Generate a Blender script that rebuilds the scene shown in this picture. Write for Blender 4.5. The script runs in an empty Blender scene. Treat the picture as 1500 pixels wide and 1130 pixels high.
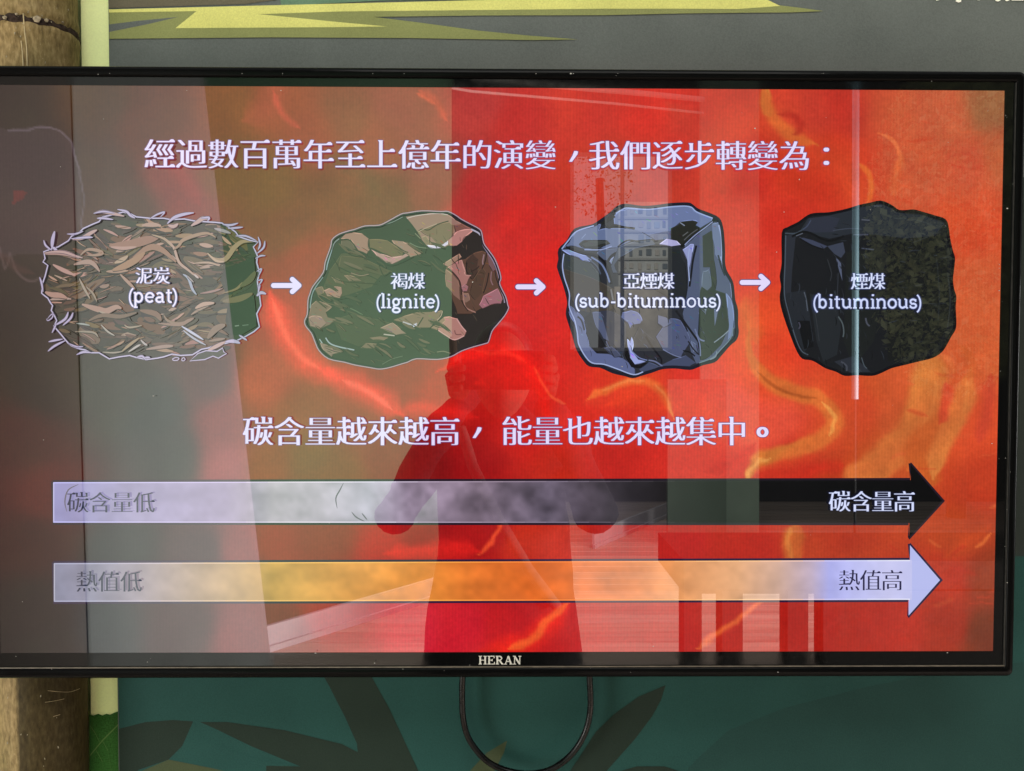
import bpy, bmesh, math, random
import numpy as np
from mathutils import Vector, Matrix
random.seed(7); RNG = np.random.default_rng(11)
scene = bpy.context.scene
col = scene.collection

# ------------------------------------------------------------------ camera
ZC = 1.45                                   # height of the middle of the screen above the floor
FPX, PW, PH = 1100.0, 1500.0, 1130.0        # focal length and frame of the photograph in pixels
CAM = np.array([0.0033987, -0.7133202, ZC + 0.0087875])
PITCH, YAW, ROLL = -0.0289628, -0.0104455, 0.0019443
def cam_axes():
    cy, sy, cp, sp, cr, sr = math.cos(YAW), math.sin(YAW), math.cos(PITCH), math.sin(PITCH), math.cos(ROLL), math.sin(ROLL)
    f = np.array([-sy*cp, cy*cp, sp]); r = np.array([cy, sy, 0.0]); u = np.cross(r, f)
    return r*cr + u*sr, -r*sr + u*cr, f
RIGHT, UP, FWD = cam_axes()
cd = bpy.data.cameras.new('camera'); cam = bpy.data.objects.new('camera', cd); col.objects.link(cam)
cd.sensor_width = 36; cd.sensor_fit = 'HORIZONTAL'; cd.lens = 36*FPX/PW
cd.clip_start = 0.01; cd.clip_end = 200
M = Matrix.Identity(4)
for i in range(3):
    M[i][0], M[i][1], M[i][2], M[i][3] = RIGHT[i], UP[i], -FWD[i], CAM[i]
cam.matrix_world = M
scene.camera = cam

# ------------------------------------------------------------------ world, lamps, exposure
world = bpy.data.worlds.new('World'); scene.world = world; world.use_nodes = True
bg = world.node_tree.nodes['Background']
bg.inputs[0].default_value = (0.95, 1.0, 1.0, 1); bg.inputs[1].default_value = 0.78
def area(name, loc, target, sx, sy, power, color, spread=180):
    l = bpy.data.lights.new(name, 'AREA'); l.shape = 'RECTANGLE'; l.size = sx; l.size_y = sy
    l.energy = power; l.color = color; l.spread = math.radians(spread)
    o = bpy.data.objects.new(name, l); col.objects.link(o); o.location = loc
    o.rotation_euler = (Vector(target) - Vector(loc)).to_track_quat('-Z', 'Y').to_euler()
    return o
area('ceiling_lamp', (0.25, -1.6, 3.3), (0.0, 0.1, 1.5), 1.8, 0.9, 32, (1.0, 0.98, 0.92))
area('side_fill', (3.6, -0.6, 1.0), (-2.0, -4.5, 0.7), 2.0, 1.6, 420, (1.0, 0.99, 0.96), 70)  # fill added to light the reflected curtain and walls; no window stands there
area('deck_fill', (0.7, -3.4, 3.9), (0.7, -3.5, 0.0), 2.4, 1.0, 150, (1.0, 0.97, 0.95), 95)  # fill added overhead to brighten the deck, not a fixture of the room
area('outdoor_daylight', (1.0, -14.0, 9.0), (4.0, -26.0, 3.0), 3.0, 3.0, 3200, (1.0, 0.99, 0.96))
area('front_fill', (-1.75, -1.05, 1.0), (-0.1, 0.1, 1.05), 0.6, 1.1, 26, (1.0, 0.97, 0.92))  # low fill added front left to lift the lower mural and bamboo
vs = scene.view_settings
vs.view_transform = 'Standard'; vs.look = 'None'; vs.exposure = 0; vs.gamma = 1; vs.use_curve_mapping = False
scene.cycles.use_denoising = True
scene.cycles.max_bounces = 6

# ------------------------------------------------------------------ helpers
def px(x, y, Y=0.0):
    """photograph pixel -> world point on the plane at depth Y"""
    d = FWD + RIGHT*((x-PW/2)/FPX) - UP*((y-PH/2)/FPX)
    t = (Y - CAM[1])/d[1]
    return CAM + d*t
def room(x, y, D):
    """the point of the room, D metres in front of the screen, whose mirror image shows at that pixel"""
    p = px(x, y, 0.0); c = CAM*np.array([1, -1, 1])
    t = (c[1] + D)/c[1]
    q = c + (p - c)*t
    return q
def room_floor(x, y):
    c = CAM*np.array([1, -1, 1]); d = px(x, y, 0.0) - c
    return c + d*(-c[2]/d[2])
def lin(c):
    c = np.asarray(c, float)/255.0
    return np.where(c <= 0.04045, c/12.92, ((c+0.055)/1.055)**2.4)
def tag(o, label=None, cat=None, kind=None, group=None):
    if label: o['label'] = label
    if cat: o['category'] = cat
    if kind: o['kind'] = kind
    if group: o['group'] = group
    return o
def link(name, me, mat=None, parent=None):
    o = bpy.data.objects.new(name, me); col.objects.link(o)
    if mat is not None and me is not None: me.materials.append(mat)
    if parent is not None: o.parent = parent
    return o
def empty(name, loc=(0, 0, 0)):
    o = bpy.data.objects.new(name, None); col.objects.link(o); o.location = loc; o.empty_display_size = 0.05
    return o
def place(o, parent):
    """parent without moving (all parts are modelled in world coordinates)"""
    o.parent = parent
    o.matrix_parent_inverse = Matrix.Translation(parent.location).inverted()
    return o
def mesh(name, verts, faces, mat=None, parent=None, smooth=False):
    me = bpy.data.meshes.new(name); me.from_pydata([tuple(map(float, v)) for v in verts], [], faces); me.update()
    if smooth:
        for p in me.polygons: p.use_smooth = True
    o = link(name, me, mat)
    if parent is not None: place(o, parent)
    return o
def box(name, lo, hi, mat, parent=None, bevel=0.0):
    bm = bmesh.new(); bmesh.ops.create_cube(bm, size=1.0)
    for v in bm.verts:
        v.co = Vector([(lo[i]+hi[i])/2 + v.co[i]*(hi[i]-lo[i]) for i in range(3)])
    if bevel: bmesh.ops.bevel(bm, geom=bm.edges[:], offset=bevel, segments=2, affect='EDGES', profile=0.6)
    me = bpy.data.meshes.new(name); bm.to_mesh(me); bm.free()
    o = link(name, me, mat)
    if parent is not None: place(o, parent)
    return o
def slab(name, pts, thick, mat, parent=None):
    """vertical board: pts is an outline in world space, extruded away along -Y by thick"""
    n = len(pts); v = [tuple(p) for p in pts] + [(p[0], p[1]-thick, p[2]) for p in pts]
    f = [tuple(range(n)), tuple(range(2*n-1, n-1, -1))] + [(i, i+n, (i+1) % n + n, (i+1) % n) for i in range(n)]
    return mesh(name, v, f, mat, parent)
def catmull(pts, n=6, closed=False):
    P = [np.array(p, float) for p in pts]; out = []
    m = len(P); rng = range(m if closed else m-1)
    for i in rng:
        p0 = P[(i-1) % m] if closed or i > 0 else P[0]; p1 = P[i]; p2 = P[(i+1) % m]
        p3 = P[(i+2) % m] if closed or i+2 < m else P[-1]
        for k in range(n):
            t = k/n
            out.append(0.5*((2*p1) + (-p0+p2)*t + (2*p0-5*p1+4*p2-p3)*t*t + (-p0+3*p1-3*p2+p3)*t**3))
    if not closed: out.append(P[-1])
    return out
def tube(name, path, radius, mat, parent=None, seg=12):
    cu = bpy.data.curves.new(name, 'CURVE'); cu.dimensions = '3D'; cu.bevel_depth = radius; cu.bevel_resolution = 4
    sp = cu.splines.new('POLY'); sp.points.add(len(path)-1)
    for q, p in zip(sp.points, path): q.co = (*map(float, p), 1)
    t = bpy.data.objects.new(name, cu); col.objects.link(t)
    me = bpy.data.meshes.new_from_object(t.evaluated_get(bpy.context.evaluated_depsgraph_get()))
    bpy.data.objects.remove(t); bpy.data.curves.remove(cu)
    for p in me.polygons: p.use_smooth = True
    me.materials.clear()
    o = link(name, me, mat)
    if parent is not None: place(o, parent)
    return o

# ------------------------------------------------------------------ materials
def new_mat(name):
    m = bpy.data.materials.new(name); m.use_nodes = True
    return m, m.node_tree, m.node_tree.nodes['Principled BSDF']
def noise(nt, scale, detail=4, stretch=(1, 1, 1)):
    tc = nt.nodes.new('ShaderNodeTexCoord'); mp = nt.nodes.new('ShaderNodeMapping'); mp.inputs['Scale'].default_value = stretch
    n = nt.nodes.new('ShaderNodeTexNoise'); n.inputs['Scale'].default_value = scale; n.inputs['Detail'].default_value = detail
    nt.links.new(tc.outputs['Object'], mp.inputs[0]); nt.links.new(mp.outputs[0], n.inputs['Vector'])
    return n
def ramp(nt, src, stops):
    r = nt.nodes.new('ShaderNodeValToRGB'); e = r.color_ramp.elements
    while len(e) > 1: e.remove(e[-1])
    e[0].position = stops[0][0]; e[0].color = (*stops[0][1], 1)
    for p, c in stops[1:]:
        q = e.new(p); q.color = (*c, 1)
    nt.links.new(src, r.inputs[0]); return r
def bump(nt, bsdf, src, strength, dist):
    b = nt.nodes.new('ShaderNodeBump'); b.inputs['Strength'].default_value = strength; b.inputs['Distance'].default_value = dist
    nt.links.new(src, b.inputs['Height']); nt.links.new(b.outputs[0], bsdf.inputs['Normal'])
def plain(name, c, rough=0.5, var=0.12, scale=40, stretch=(1, 1, 1), metal=0.0, bmp=0.0):
    """colour with a little procedural variation"""
    m, nt, b = new_mat(name); c = np.array(c, float)
    n = noise(nt, scale, 5, stretch)
    r = ramp(nt, n.outputs[0], [(0.25, tuple(c*(1-var))), (0.75, tuple(np.clip(c*(1+var), 0, 1)))])
    nt.links.new(r.outputs[0], b.inputs['Base Color']); b.inputs['Roughness'].default_value = rough; b.inputs['Metallic'].default_value = metal
    if bmp: bump(nt, b, n.outputs[0], bmp, 0.002)
    return m
def printed(name, rgb, k=1.0, var=0.16):
    """matt printed board with the fine mottle of the print"""
    m, nt, b = new_mat(name); c = np.clip(np.array(rgb, float)*k, 0, 1)
    n1 = noise(nt, 620, 2); n2 = noise(nt, 14, 4)
    mx = nt.nodes.new('ShaderNodeMath'); mx.operation = 'MULTIPLY_ADD'; mx.inputs[1].default_value = 0.45
    sc = nt.nodes.new('ShaderNodeMath'); sc.operation = 'MULTIPLY'; sc.inputs[1].default_value = 0.55
    nt.links.new(n1.outputs[0], sc.inputs[0]); nt.links.new(n2.outputs[0], mx.inputs[0]); nt.links.new(sc.outputs[0], mx.inputs[2])
    r = ramp(nt, mx.outputs[0], [(0.3, tuple(c*(1-var))), (0.7, tuple(np.clip(c*(1+var), 0, 1)))])
    nt.links.new(r.outputs[0], b.inputs['Base Color']); b.inputs['Roughness'].default_value = 0.55
    b.inputs['Specular IOR Level'].default_value = 0.06
    bump(nt, b, n1.outputs[0], 0.25, 0.0004)
    return m
def matte(name, c):
    m = plain(name, c, 1.0, 0.25, 25); m.node_tree.nodes['Principled BSDF'].inputs['Specular IOR Level'].default_value = 0.05
    return m
def black_gloss(name, c=0.004, rough=0.12, spec=0.5):
    m, nt, b = new_mat(name)
    n = noise(nt, 90, 6)
    r = ramp(nt, n.outputs[0], [(0.35, (rough*0.6,)*3), (0.8, (rough*1.8,)*3)])
    nt.links.new(r.outputs[0], b.inputs['Roughness']); b.inputs['Base Color'].default_value = (c, c, c*1.02, 1); b.inputs['Specular IOR Level'].default_value = spec
    return m
SCREEN_GLOSS = 0.12
def display(name, lines=False, attr='Col'):
    """lit display pixels (emission from the stored picture) below a glossy front"""
    m = bpy.data.materials.new(name); m.use_nodes = True; nt = m.node_tree; nt.nodes.clear()
    out = nt.nodes.new('ShaderNodeOutputMaterial'); add = nt.nodes.new('ShaderNodeAddShader')
    em = nt.nodes.new('ShaderNodeEmission'); gl = nt.nodes.new('ShaderNodeBsdfGlossy')
    at = nt.nodes.new('ShaderNodeAttribute'); at.attribute_name = attr
    gl.inputs['Color'].default_value = (SCREEN_GLOSS,)*3 + (1,); gl.inputs['Roughness'].default_value = 0.008
    src = at.outputs['Color']
    if lines:                                   # the pixel columns of the panel, and a fine grain
        tc = nt.nodes.new('ShaderNodeTexCoord'); sx = nt.nodes.new('ShaderNodeSeparateXYZ')
        nt.links.new(tc.outputs['Object'], sx.inputs[0])
        mu = nt.nodes.new('ShaderNodeMath'); mu.operation = 'MULTIPLY'; mu.inputs[1].default_value = 2*math.pi/0.0030
        si = nt.nodes.new('ShaderNodeMath'); si.operation = 'SINE'
        nt.links.new(sx.outputs[0], mu.inputs[0]); nt.links.new(mu.outputs[0], si.inputs[0])
        n = noise(nt, 260, 3); n.inputs['Roughness'].default_value = 0.6
        a = nt.nodes.new('ShaderNodeMath'); a.operation = 'MULTIPLY_ADD'; a.inputs[1].default_value = 0.04
        nt.links.new(si.outputs[0], a.inputs[0])
        b = nt.nodes.new('ShaderNodeMath'); b.operation = 'MULTIPLY_ADD'; b.inputs[1].default_value = 0.5; b.inputs[2].default_value = 0.75
        nt.links.new(n.outputs[0], b.inputs[0]); nt.links.new(b.outputs[0], a.inputs[2])
        vm = nt.nodes.new('ShaderNodeVectorMath'); vm.operation = 'SCALE'
        nt.links.new(src, vm.inputs[0]); nt.links.new(a.outputs[0], vm.inputs['Scale']); src = vm.outputs[0]
    nt.links.new(src, em.inputs[0]); nt.links.new(em.outputs[0], add.inputs[0]); nt.links.new(gl.outputs[0], add.inputs[1])
    nt.links.new(add.outputs[0], out.inputs[0])
    return m
M_PIC = display('display_picture', True)
M_INK = display('display_graphics', False)
M_BEZEL = black_gloss('bezel_black_plastic', 0.003, 0.14, 0.05)
M_BORDER = black_gloss('border_black_gloss', 0.003, 0.05)
M_HOUSE = plain('housing_black', (0.012, 0.012, 0.012), 0.5)
M_CABLE = black_gloss('cable_black_rubber', 0.003, 0.3, 0.25)

# ------------------------------------------------------------------ wall and mural
WALL_Y, STRIP_Y, PANEL_Y = 0.108, 0.083, 0.078
K = 1.0
def flat(name, pts, Y, mat, parent):
    return mesh(name, [px(x, y, Y) for x, y in pts], [tuple(range(len(pts)))], mat, parent)
YB = 0.062
xr = (px(108, 0, YB)[0] + px(120, 1130, YB)[0])/2; xl = px(3.5, 1060, YB)[0]
RB = (xr-xl)/2; XB = (xr+xl)/2
wallw = box('wall', (-1.6, WALL_Y, 0.0), (1.6, WALL_Y+0.1, 2.9), printed('wall_print_pale_green', (0.66, 0.76, 0.36), K, 0.1), None)
tag(wallw, kind='structure')
strip = box('pale_board', (XB+RB*0.93, STRIP_Y, 0.3), ((px(160, 0, PANEL_Y)[0]+px(172, 1130, PANEL_Y)[0])/2+0.03, WALL_Y-0.0005, 2.78), printed('strip_print_pale_green', (0.88, 0.94, 0.46), K, 0.06), None)
tag(strip, 'narrow pale green printed board between the bamboo pole and the dark mural', 'board')
leafw = flat('leaf_print', [(131, 1047), (137, 1048.5), (144, 1046), (150, 1048.5), (156, 1046), (161, 1047.5), (166, 1045), (171, 1043), (176, 1041), (178, 1400), (131, 1400)],
             STRIP_Y-0.0006, printed('leaf_print_green', (0.032, 0.105, 0.022), K, 0.6), strip)
for pts in ([(131, 1108), (150, 1085), (173, 1062)], [(131, 1062), (140, 1075), (146, 1088)], [(150, 1085), (158, 1100), (163, 1130)], [(140, 1098), (150, 1116), (152, 1140)]):
    w = 1.3 if pts[0] == (131, 1108) else 0.6
    v = [(x, y-w) for x, y in pts] + [(x, y+w) for x, y in reversed(pts)]
    flat('leaf_vein_print', v, STRIP_Y-0.0011, printed('vein_print', (0.12, 0.20, 0.06), K), strip)

pe = px(160, 0, PANEL_Y)[0]; pe2 = px(172, 1130, PANEL_Y)[0]; pe = (pe+pe2)/2
panel = box('mural_panel', (pe, PANEL_Y, 0.35), (1.55, STRIP_Y-0.0008, 2.75), printed('mural_slate_print', (0.118, 0.130, 0.122), K), None, 0.0006)
tag(panel, 'dark slate green printed mural board with leaf shapes behind the television', 'mural')
Yp = PANEL_Y
lay = [0]
def pr(name, pts, rgb, smooth=True):
    lay[0] += 1
    if smooth: pts = catmull(pts, 4, True)
    x0 = pe + 0.0012
    v = [px(x, y, Yp-0.0003-0.00004*lay[0]) for x, y in pts]
    for p in v: p[0] = max(p[0], x0)
    key = 'print_%02d_%02d_%02d' % tuple(int(c*99) for c in rgb)
    mt = bpy.data.materials.get(key) or printed(key, rgb, K)
    return mesh(name, v, [tuple(range(len(v)))], mt, panel)
# lower half of the mural: deep green ground
G0 = (0.019, 0.064, 0.057); GD = (0.019, 0.031, 0.024); GT = (0.017, 0.062, 0.054); GO = (0.055, 0.070, 0.036)
pr('ground_print', [(1100, 260), (1700, 260), (1700, 815.5), (1100, 815.5)], (0.030, 0.038, 0.034), False)
pr('ground_print', [(100, 815), (1700, 815), (1900, 1700), (100, 1700)], G0, False)
pr('leaf_print', [(1000, 1135), (1020, 1113), (1067, 1070), (1150, 1037), (1267, 1007), (1333, 994), (1450, 975), (1600, 960), (1700, 1200), (1000, 1200)], (0.0185, 0.055, 0.049), False)
pr('leaf_print', [(173, 1068), (213, 1058), (253, 1055), (283, 1057), (267, 1093), (247, 1113), (203, 1128), (173, 1160), (150, 1160), (150, 1075)], GD, False)
pr('leaf_print', [(190, 1137), (247, 1113), (333, 1130), (380, 1150), (300, 1190)], GO, False)
pr('leaf_print', [(283, 1057), (300, 1085), (370, 1110), (430, 1122), (480, 1150), (340, 1150), (330, 1130), (250, 1112), (267, 1093)], GT, False)
pr('leaf_print', [(293, 1058), (333, 1058), (417, 1070), (500, 1090), (540, 1110), (560, 1180), (390, 1180), (390, 1122), (440, 1123), (367, 1093), (320, 1070)], GD, False)
pr('leaf_print', [(465, 975), (535, 975), (570, 1038), (592, 1085), (613, 1130), (625, 1180), (530, 1180), (523, 1090), (505, 1050), (482, 1005)], GD, False)
pr('leaf_print', [(688, 1130), (713, 1103), (743, 1085), (738, 1103), (724, 1130), (706, 1170), (670, 1170)], GO, False)
pr('leaf_print', [(975, 1004), (935, 1021), (900, 1046), (873, 1072), (855, 1100), (828, 1140), (800, 1190), (850, 1190), (890, 1128), (930, 1083), (955, 1050), (968, 1026)], GD, False)
pr('leaf_print', [(890, 1135), (933, 1123), (973, 1123), (1010, 1135), (1010, 1180), (890, 1180)], GD, False)
# upper half: long yellow green leaves
TY = (0.62, 0.60, 0.185); TO = (0.235, 0.25, 0.095); TS = (0.118, 0.130, 0.122)
pr('band_print', [(100, -60), (405, -60), (405, 0), (360, 6), (160, 12), (100, 12)], (0.125, 0.11, 0.075), False)
pr('band_print', [(400, -60), (1000, -60), (1000, -4), (560, 1), (412, 9)], (0.12, 0.20, 0.13), False)
pr('leaf_print', [(150, 17), (290, 15), (560, 10), (700, 12), (900, 12), (1100, 12), (1142, 8), (1175, 12), (1207, 16.5), (1160, 18.5), (1090, 19), (1000, 20), (885, 22.5), (700, 23), (547, 25), (620, 34), (700, 45), (770, 52), (847, 58), (780, 59), (600, 56), (400, 55), (150, 57)], TO, False)
pr('leaf_print', [(150, 36), (200, 31), (262, 25), (215, 36), (150, 47)], TS, False)
pr('leaf_print', [(150, 14), (400, 8), (600, 3), (800, -2), (900, -40), (1090, -40), (1120, -2), (1143, 9), (1080, 13.5), (1000, 13), (885, 13), (700, 15), (500, 17), (378, 21), (440, 27), (500, 33), (567, 39), (500, 40), (420, 40.5), (333, 41), (257, 41.5), (288, 16.5), (150, 18.5)], TY, False)
# feet of the white characters cut off by the top of the frame
for i, pts in enumerate(([(1371, 1.5), (1376, 0.3), (1380, -12), (1374, -12)], [(1400, 2.5), (1404, 4), (1408, 3), (1409, -30), (1402, -30)], [(1432, 0.8), (1435.5, 0.3), (1436, -20), (1430, -20)], [(1458, 1.5), (1462, 2.6), (1465.5, 1), (1466, -30), (1460, -30)],
              [(1472.5, 1.2), (1475, 2.2), (1478.5, 0.8), (1479, -30), (1474, -30)], [(1482, 1), (1510, 1), (1510, -2.5), (1482, -2)])):
    pr('lettering_print', pts, (0.85, 0.83, 0.72), False)

# ------------------------------------------------------------------ bamboo pole
def bamboo_mat():
    m, nt, b = new_mat('bamboo_skin')
    n1 = noise(nt, 380, 7, (1, 1, 0.32)); n2 = noise(nt, 800, 3, (1, 1, 0.6)); n3 = noise(nt, 26, 3, (1, 1, 0.3))
    r1 = ramp(nt, n1.outputs[0], [(0.25, (0.105, 0.072, 0.028)), (0.5, (0.215, 0.152, 0.066)), (0.78, (0.34, 0.255, 0.125))])
    r2 = ramp(nt, n3.outputs[0], [(0.35, (0.72, 0.74, 0.62)), (0.65, (1.12, 1.08, 1.05))])
    r3 = ramp(nt, n2.outputs[0], [(0.62, (0, 0, 0)), (0.78, (1, 1, 1))])
    mx = nt.nodes.new('ShaderNodeMix'); mx.data_type = 'RGBA'; mx.blend_type = 'MULTIPLY'; mx.inputs[0].default_value = 1
    nt.links.new(r1.outputs[0], mx.inputs[6]); nt.links.new(r2.outputs[0], mx.inputs[7])
    m2 = nt.nodes.new('ShaderNodeMix'); m2.data_type = 'RGBA'; m2.inputs[7].default_value = (0.42, 0.33, 0.18, 1)
    s = nt.nodes.new('ShaderNodeMath'); s.operation = 'MULTIPLY'; s.inputs[1].default_value = 0.5
    nt.links.new(r3.outputs[0], s.inputs[0]); nt.links.new(s.outputs[0], m2.inputs[0]); nt.links.new(mx.outputs[2], m2.inputs[6])
    # the lower right half is darker, with a straight edge
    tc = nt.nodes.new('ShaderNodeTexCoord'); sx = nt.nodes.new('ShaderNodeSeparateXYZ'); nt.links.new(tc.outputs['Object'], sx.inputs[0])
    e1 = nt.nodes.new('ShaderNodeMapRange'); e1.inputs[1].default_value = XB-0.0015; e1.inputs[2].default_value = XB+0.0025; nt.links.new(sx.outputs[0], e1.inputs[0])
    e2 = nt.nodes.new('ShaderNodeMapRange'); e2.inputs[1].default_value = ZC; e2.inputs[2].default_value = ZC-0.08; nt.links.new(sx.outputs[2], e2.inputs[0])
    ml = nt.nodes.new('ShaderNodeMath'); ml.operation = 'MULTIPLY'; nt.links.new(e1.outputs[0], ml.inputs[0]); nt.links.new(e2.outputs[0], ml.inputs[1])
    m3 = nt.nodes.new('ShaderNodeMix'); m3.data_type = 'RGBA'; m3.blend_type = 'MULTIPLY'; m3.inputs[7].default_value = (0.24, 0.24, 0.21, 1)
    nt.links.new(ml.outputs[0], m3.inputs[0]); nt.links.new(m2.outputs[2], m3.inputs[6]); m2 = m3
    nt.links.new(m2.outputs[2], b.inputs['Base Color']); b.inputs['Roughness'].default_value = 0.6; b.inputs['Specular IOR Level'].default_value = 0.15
    bump(nt, b, n1.outputs[0], 0.4, 0.0006)
    return m
pole = empty('bamboo_pole', (XB, YB, 0))
tag(pole, 'brown bamboo pole standing upright beside the mural, passing behind the television', 'bamboo pole')
zn = px(50, 27, YB-RB)[2]                                  # the visible node
nodes_z = [zn-0.86, zn-0.45 - 0.46, zn, zn+0.42]
nodes_z = sorted([zn-1.36, zn-0.91, zn-0.44 + 0.10, zn, zn+0.40])
nodes_z = [z for z in nodes_z if z > 0.02]
seg = 120; zs = []
z = 0.0
while z < 2.8:
    zs.append(z); dn = min(abs(z-k) for k in nodes_z); z += 0.003 if dn < 0.03 else 0.03
vs_, fs_ = [], []
for i, z in enumerate(zs):
    dz, kz = min(((z-k), k) for k in nodes_z) if False else min([(z-k, k) for k in nodes_z], key=lambda t: abs(t[0]))
    r = RB*(1 + 0.045*math.exp(-((dz+0.004)/0.007)**2) + 0.03*math.exp(-((dz-0.012)/0.005)**2) - 0.035*math.exp(-((dz-0.004)/0.0035)**2) + 0.012*math.exp(-(dz/0.05)**2))
    for k in range(seg):
        a = 2*math.pi*k/seg
        tilt = 0.006*math.sin(a+0.5) if abs(dz) < 0.03 else 0
        rr = r*(1+0.006*math.sin(3*a+z*5))
        vs_.append((XB+rr*math.cos(a), YB+rr*0.97*math.sin(a), z+0.4*tilt))
for i in range(len(zs)-1):
    for k in range(seg): fs_.append((i*seg+k, i*seg+(k+1) % seg, (i+1)*seg+(k+1) % seg, (i+1)*seg+k))
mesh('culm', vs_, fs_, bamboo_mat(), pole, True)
M_NODE = plain('bamboo_node_dark', (0.034, 0.022, 0.017), 0.9, 0.8, 260, bmp=0.6)
M_NODE.node_tree.nodes['Principled BSDF'].inputs['Specular IOR Level'].default_value = 0.1
for zk in nodes_z:
    v, f = [], []
    for j in range(5):
        t = j/4
        for k in range(seg):
            a = 2*math.pi*k/seg
            r = RB*(1.026 + 0.022*math.sin(math.pi*t)) + 0.0006*math.sin(a*13+zk*7)
            v.append((XB+r*math.cos(a), YB+r*0.97*math.sin(a), zk+0.0024*math.sin(a+0.5) - 0.002 + 0.0078*t + (0.0009*math.sin(a*9+zk)+0.0007*math.sin(a*23+2*zk)+0.0005*math.sin(a*41))*(1 if t > 0.5 else -0.8)))
    for j in range(4):
        for k in range(seg): f.append((j*seg+k, j*seg+(k+1) % seg, (j+1)*seg+(k+1) % seg, (j+1)*seg+k))
    mesh('node_ring', v, f, M_NODE, pole, True)
M_SCR = plain('bamboo_scratch_pale', (0.44, 0.34, 0.18), 0.6, 0.2, 200)
def on_pole(x, y, lift=0.0006):
    """point of the pole's skin behind that pixel"""
    d = FWD + RIGHT*((x-PW/2)/FPX) - UP*((y-PH/2)/FPX); o = CAM
    ax, ay = o[0]-XB, o[1]-YB; R = RB*1.012+lift
    a = d[0]**2+d[1]**2; b = 2*(ax*d[0]+ay*d[1]); c = ax*ax+ay*ay-R*R
    dis = b*b-4*a*c
    if dis < 0: return None
    return o + d*((-b-math.sqrt(dis))/(2*a))
def scratch(pts, r, mat=M_SCR):
    P = [on_pole(x, y, 0.0) for x, y in catmull(pts, 5)]
    P = [p for p in P if p is not None]
    if len(P) > 1: tube('scratch', P, r, mat, pole)
scratch([(34, 20), (36, 45), (39, 70), (40, 100)], 0.00055); scratch([(31, 60), (33, 80), (34, 100)], 0.0005)
for p in ([(66, 1029), (80, 1027), (94, 1024)], [(70, 1012), (100, 1014), (117, 1009)], [(78, 1050), (88, 1047)]): scratch(p, 0.00022)
for sx_, sy_, sr in ((54, 28, 0.0040), (7, 26, 0.0022), (68, 30, 0.0022), (92, 33, 0.0012), (24, 21, 0.0014)):
    p = on_pole(sx_, sy_, 0.0018); bm = bmesh.new(); bmesh.ops.create_icosphere(bm, subdivisions=2, radius=1)
    for q in bm.verts: q.co = Vector((p[0]+q.co.x*sr*(1+0.25*math.sin(q.co.z*5)), p[1]+q.co.y*0.0012, p[2]+q.co.z*sr*(0.8+0.2*math.sin(q.co.x*6))))
    me = bpy.data.meshes.new('node_scar'); bm.to_mesh(me); bm.free()
    place(link('node_scar', me, plain('node_scar_pale', (0.27, 0.215, 0.14), 0.9, 0.5, 300)), pole)
M_SPECK = plain('bamboo_speck', (0.30, 0.26, 0.17), 0.7, 0.2, 400)
for i in range(26):
    x = random.uniform(4, 120); y = random.choice([random.uniform(2, 95), random.uniform(1000, 1128)])
    L = random.uniform(1.0, 3.5); scratch([(x, y), (x+random.uniform(-0.8, 0.8), y+L)], random.uniform(0.0002, 0.0005), M_SPECK)

# ------------------------------------------------------------------ cable
pth = [px(x, y, 0.062) for x, y in catmull([(684, 930), (679, 975), (677, 1010), (678, 1048), (684, 1076), (697, 1098), (716, 1117), (742, 1129), (772, 1134), (803, 1129), (829, 1113), (848, 1091), (860, 1065), (865, 1035), (864, 1000), (862, 965), (858, 930)], 6)]
cable = empty('power_cable', tuple(px(772, 1134, 0.062)))
tag(cable, 'thin black cable hanging in a loop below the television', 'cable')
tube('cord', pth, 0.0032, M_CABLE, cable)

# ------------------------------------------------------------------ television body
SW, SH = 0.9526, 0.5358
tv = empty('television', (0, 0.02, ZC-0.29))
tag(tv, 'wall mounted black flat television showing coal stages slide on red background', 'television')
def rrect(l, r, b, t, rad, Y, n=7):
    out = []
    for cx, cz, a0 in ((r-rad, t-rad, 0), (l+rad, t-rad, 90), (l+rad, b+rad, 180), (r-rad, b+rad, 270)):
        for k in range(n+1):
            a = math.radians(a0+90*k/n); out.append((cx+rad*math.cos(a), Y, ZC+cz+rad*math.sin(a)))
    return out
IN = (-SW/2-0.0103, SW/2+0.0103, -SH/2-0.0142, SH/2+0.0081)
OUT = (-SW/2-0.0196, SW/2+0.0196, -SH/2-0.0247, SH/2+0.0181)
def loop(t, Y, rad):
    e = [IN[i]+(OUT[i]-IN[i])*t for i in range(4)]
    return rrect(*e, rad, Y)
loops = [loop(0.0, 0.004, 0.0012), loop(0.0, -0.0012, 0.0012), loop(0.06, -0.0024, 0.0018), loop(0.16, -0.0030, 0.0024), loop(0.36, -0.0033, 0.0034), loop(0.62, -0.0031, 0.0044),
         loop(0.80, -0.0024, 0.0052), loop(0.92, -0.0010, 0.0058), loop(0.985, 0.0012, 0.006), loop(1.0, 0.004, 0.006), loop(1.0, 0.013, 0.006), loop(0.3, 0.015, 0.004), loop(-0.6, 0.015, 0.002)]
V = [p for L in loops for p in L]; n = len(loops[0]); F = []
for j in range(len(loops)-1):
    for k in range(n): F.append((j*n+k, j*n+(k+1) % n, (j+1)*n+(k+1) % n, (j+1)*n+k))
mesh('bezel_frame', V, F, M_BEZEL, tv, True)
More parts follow.
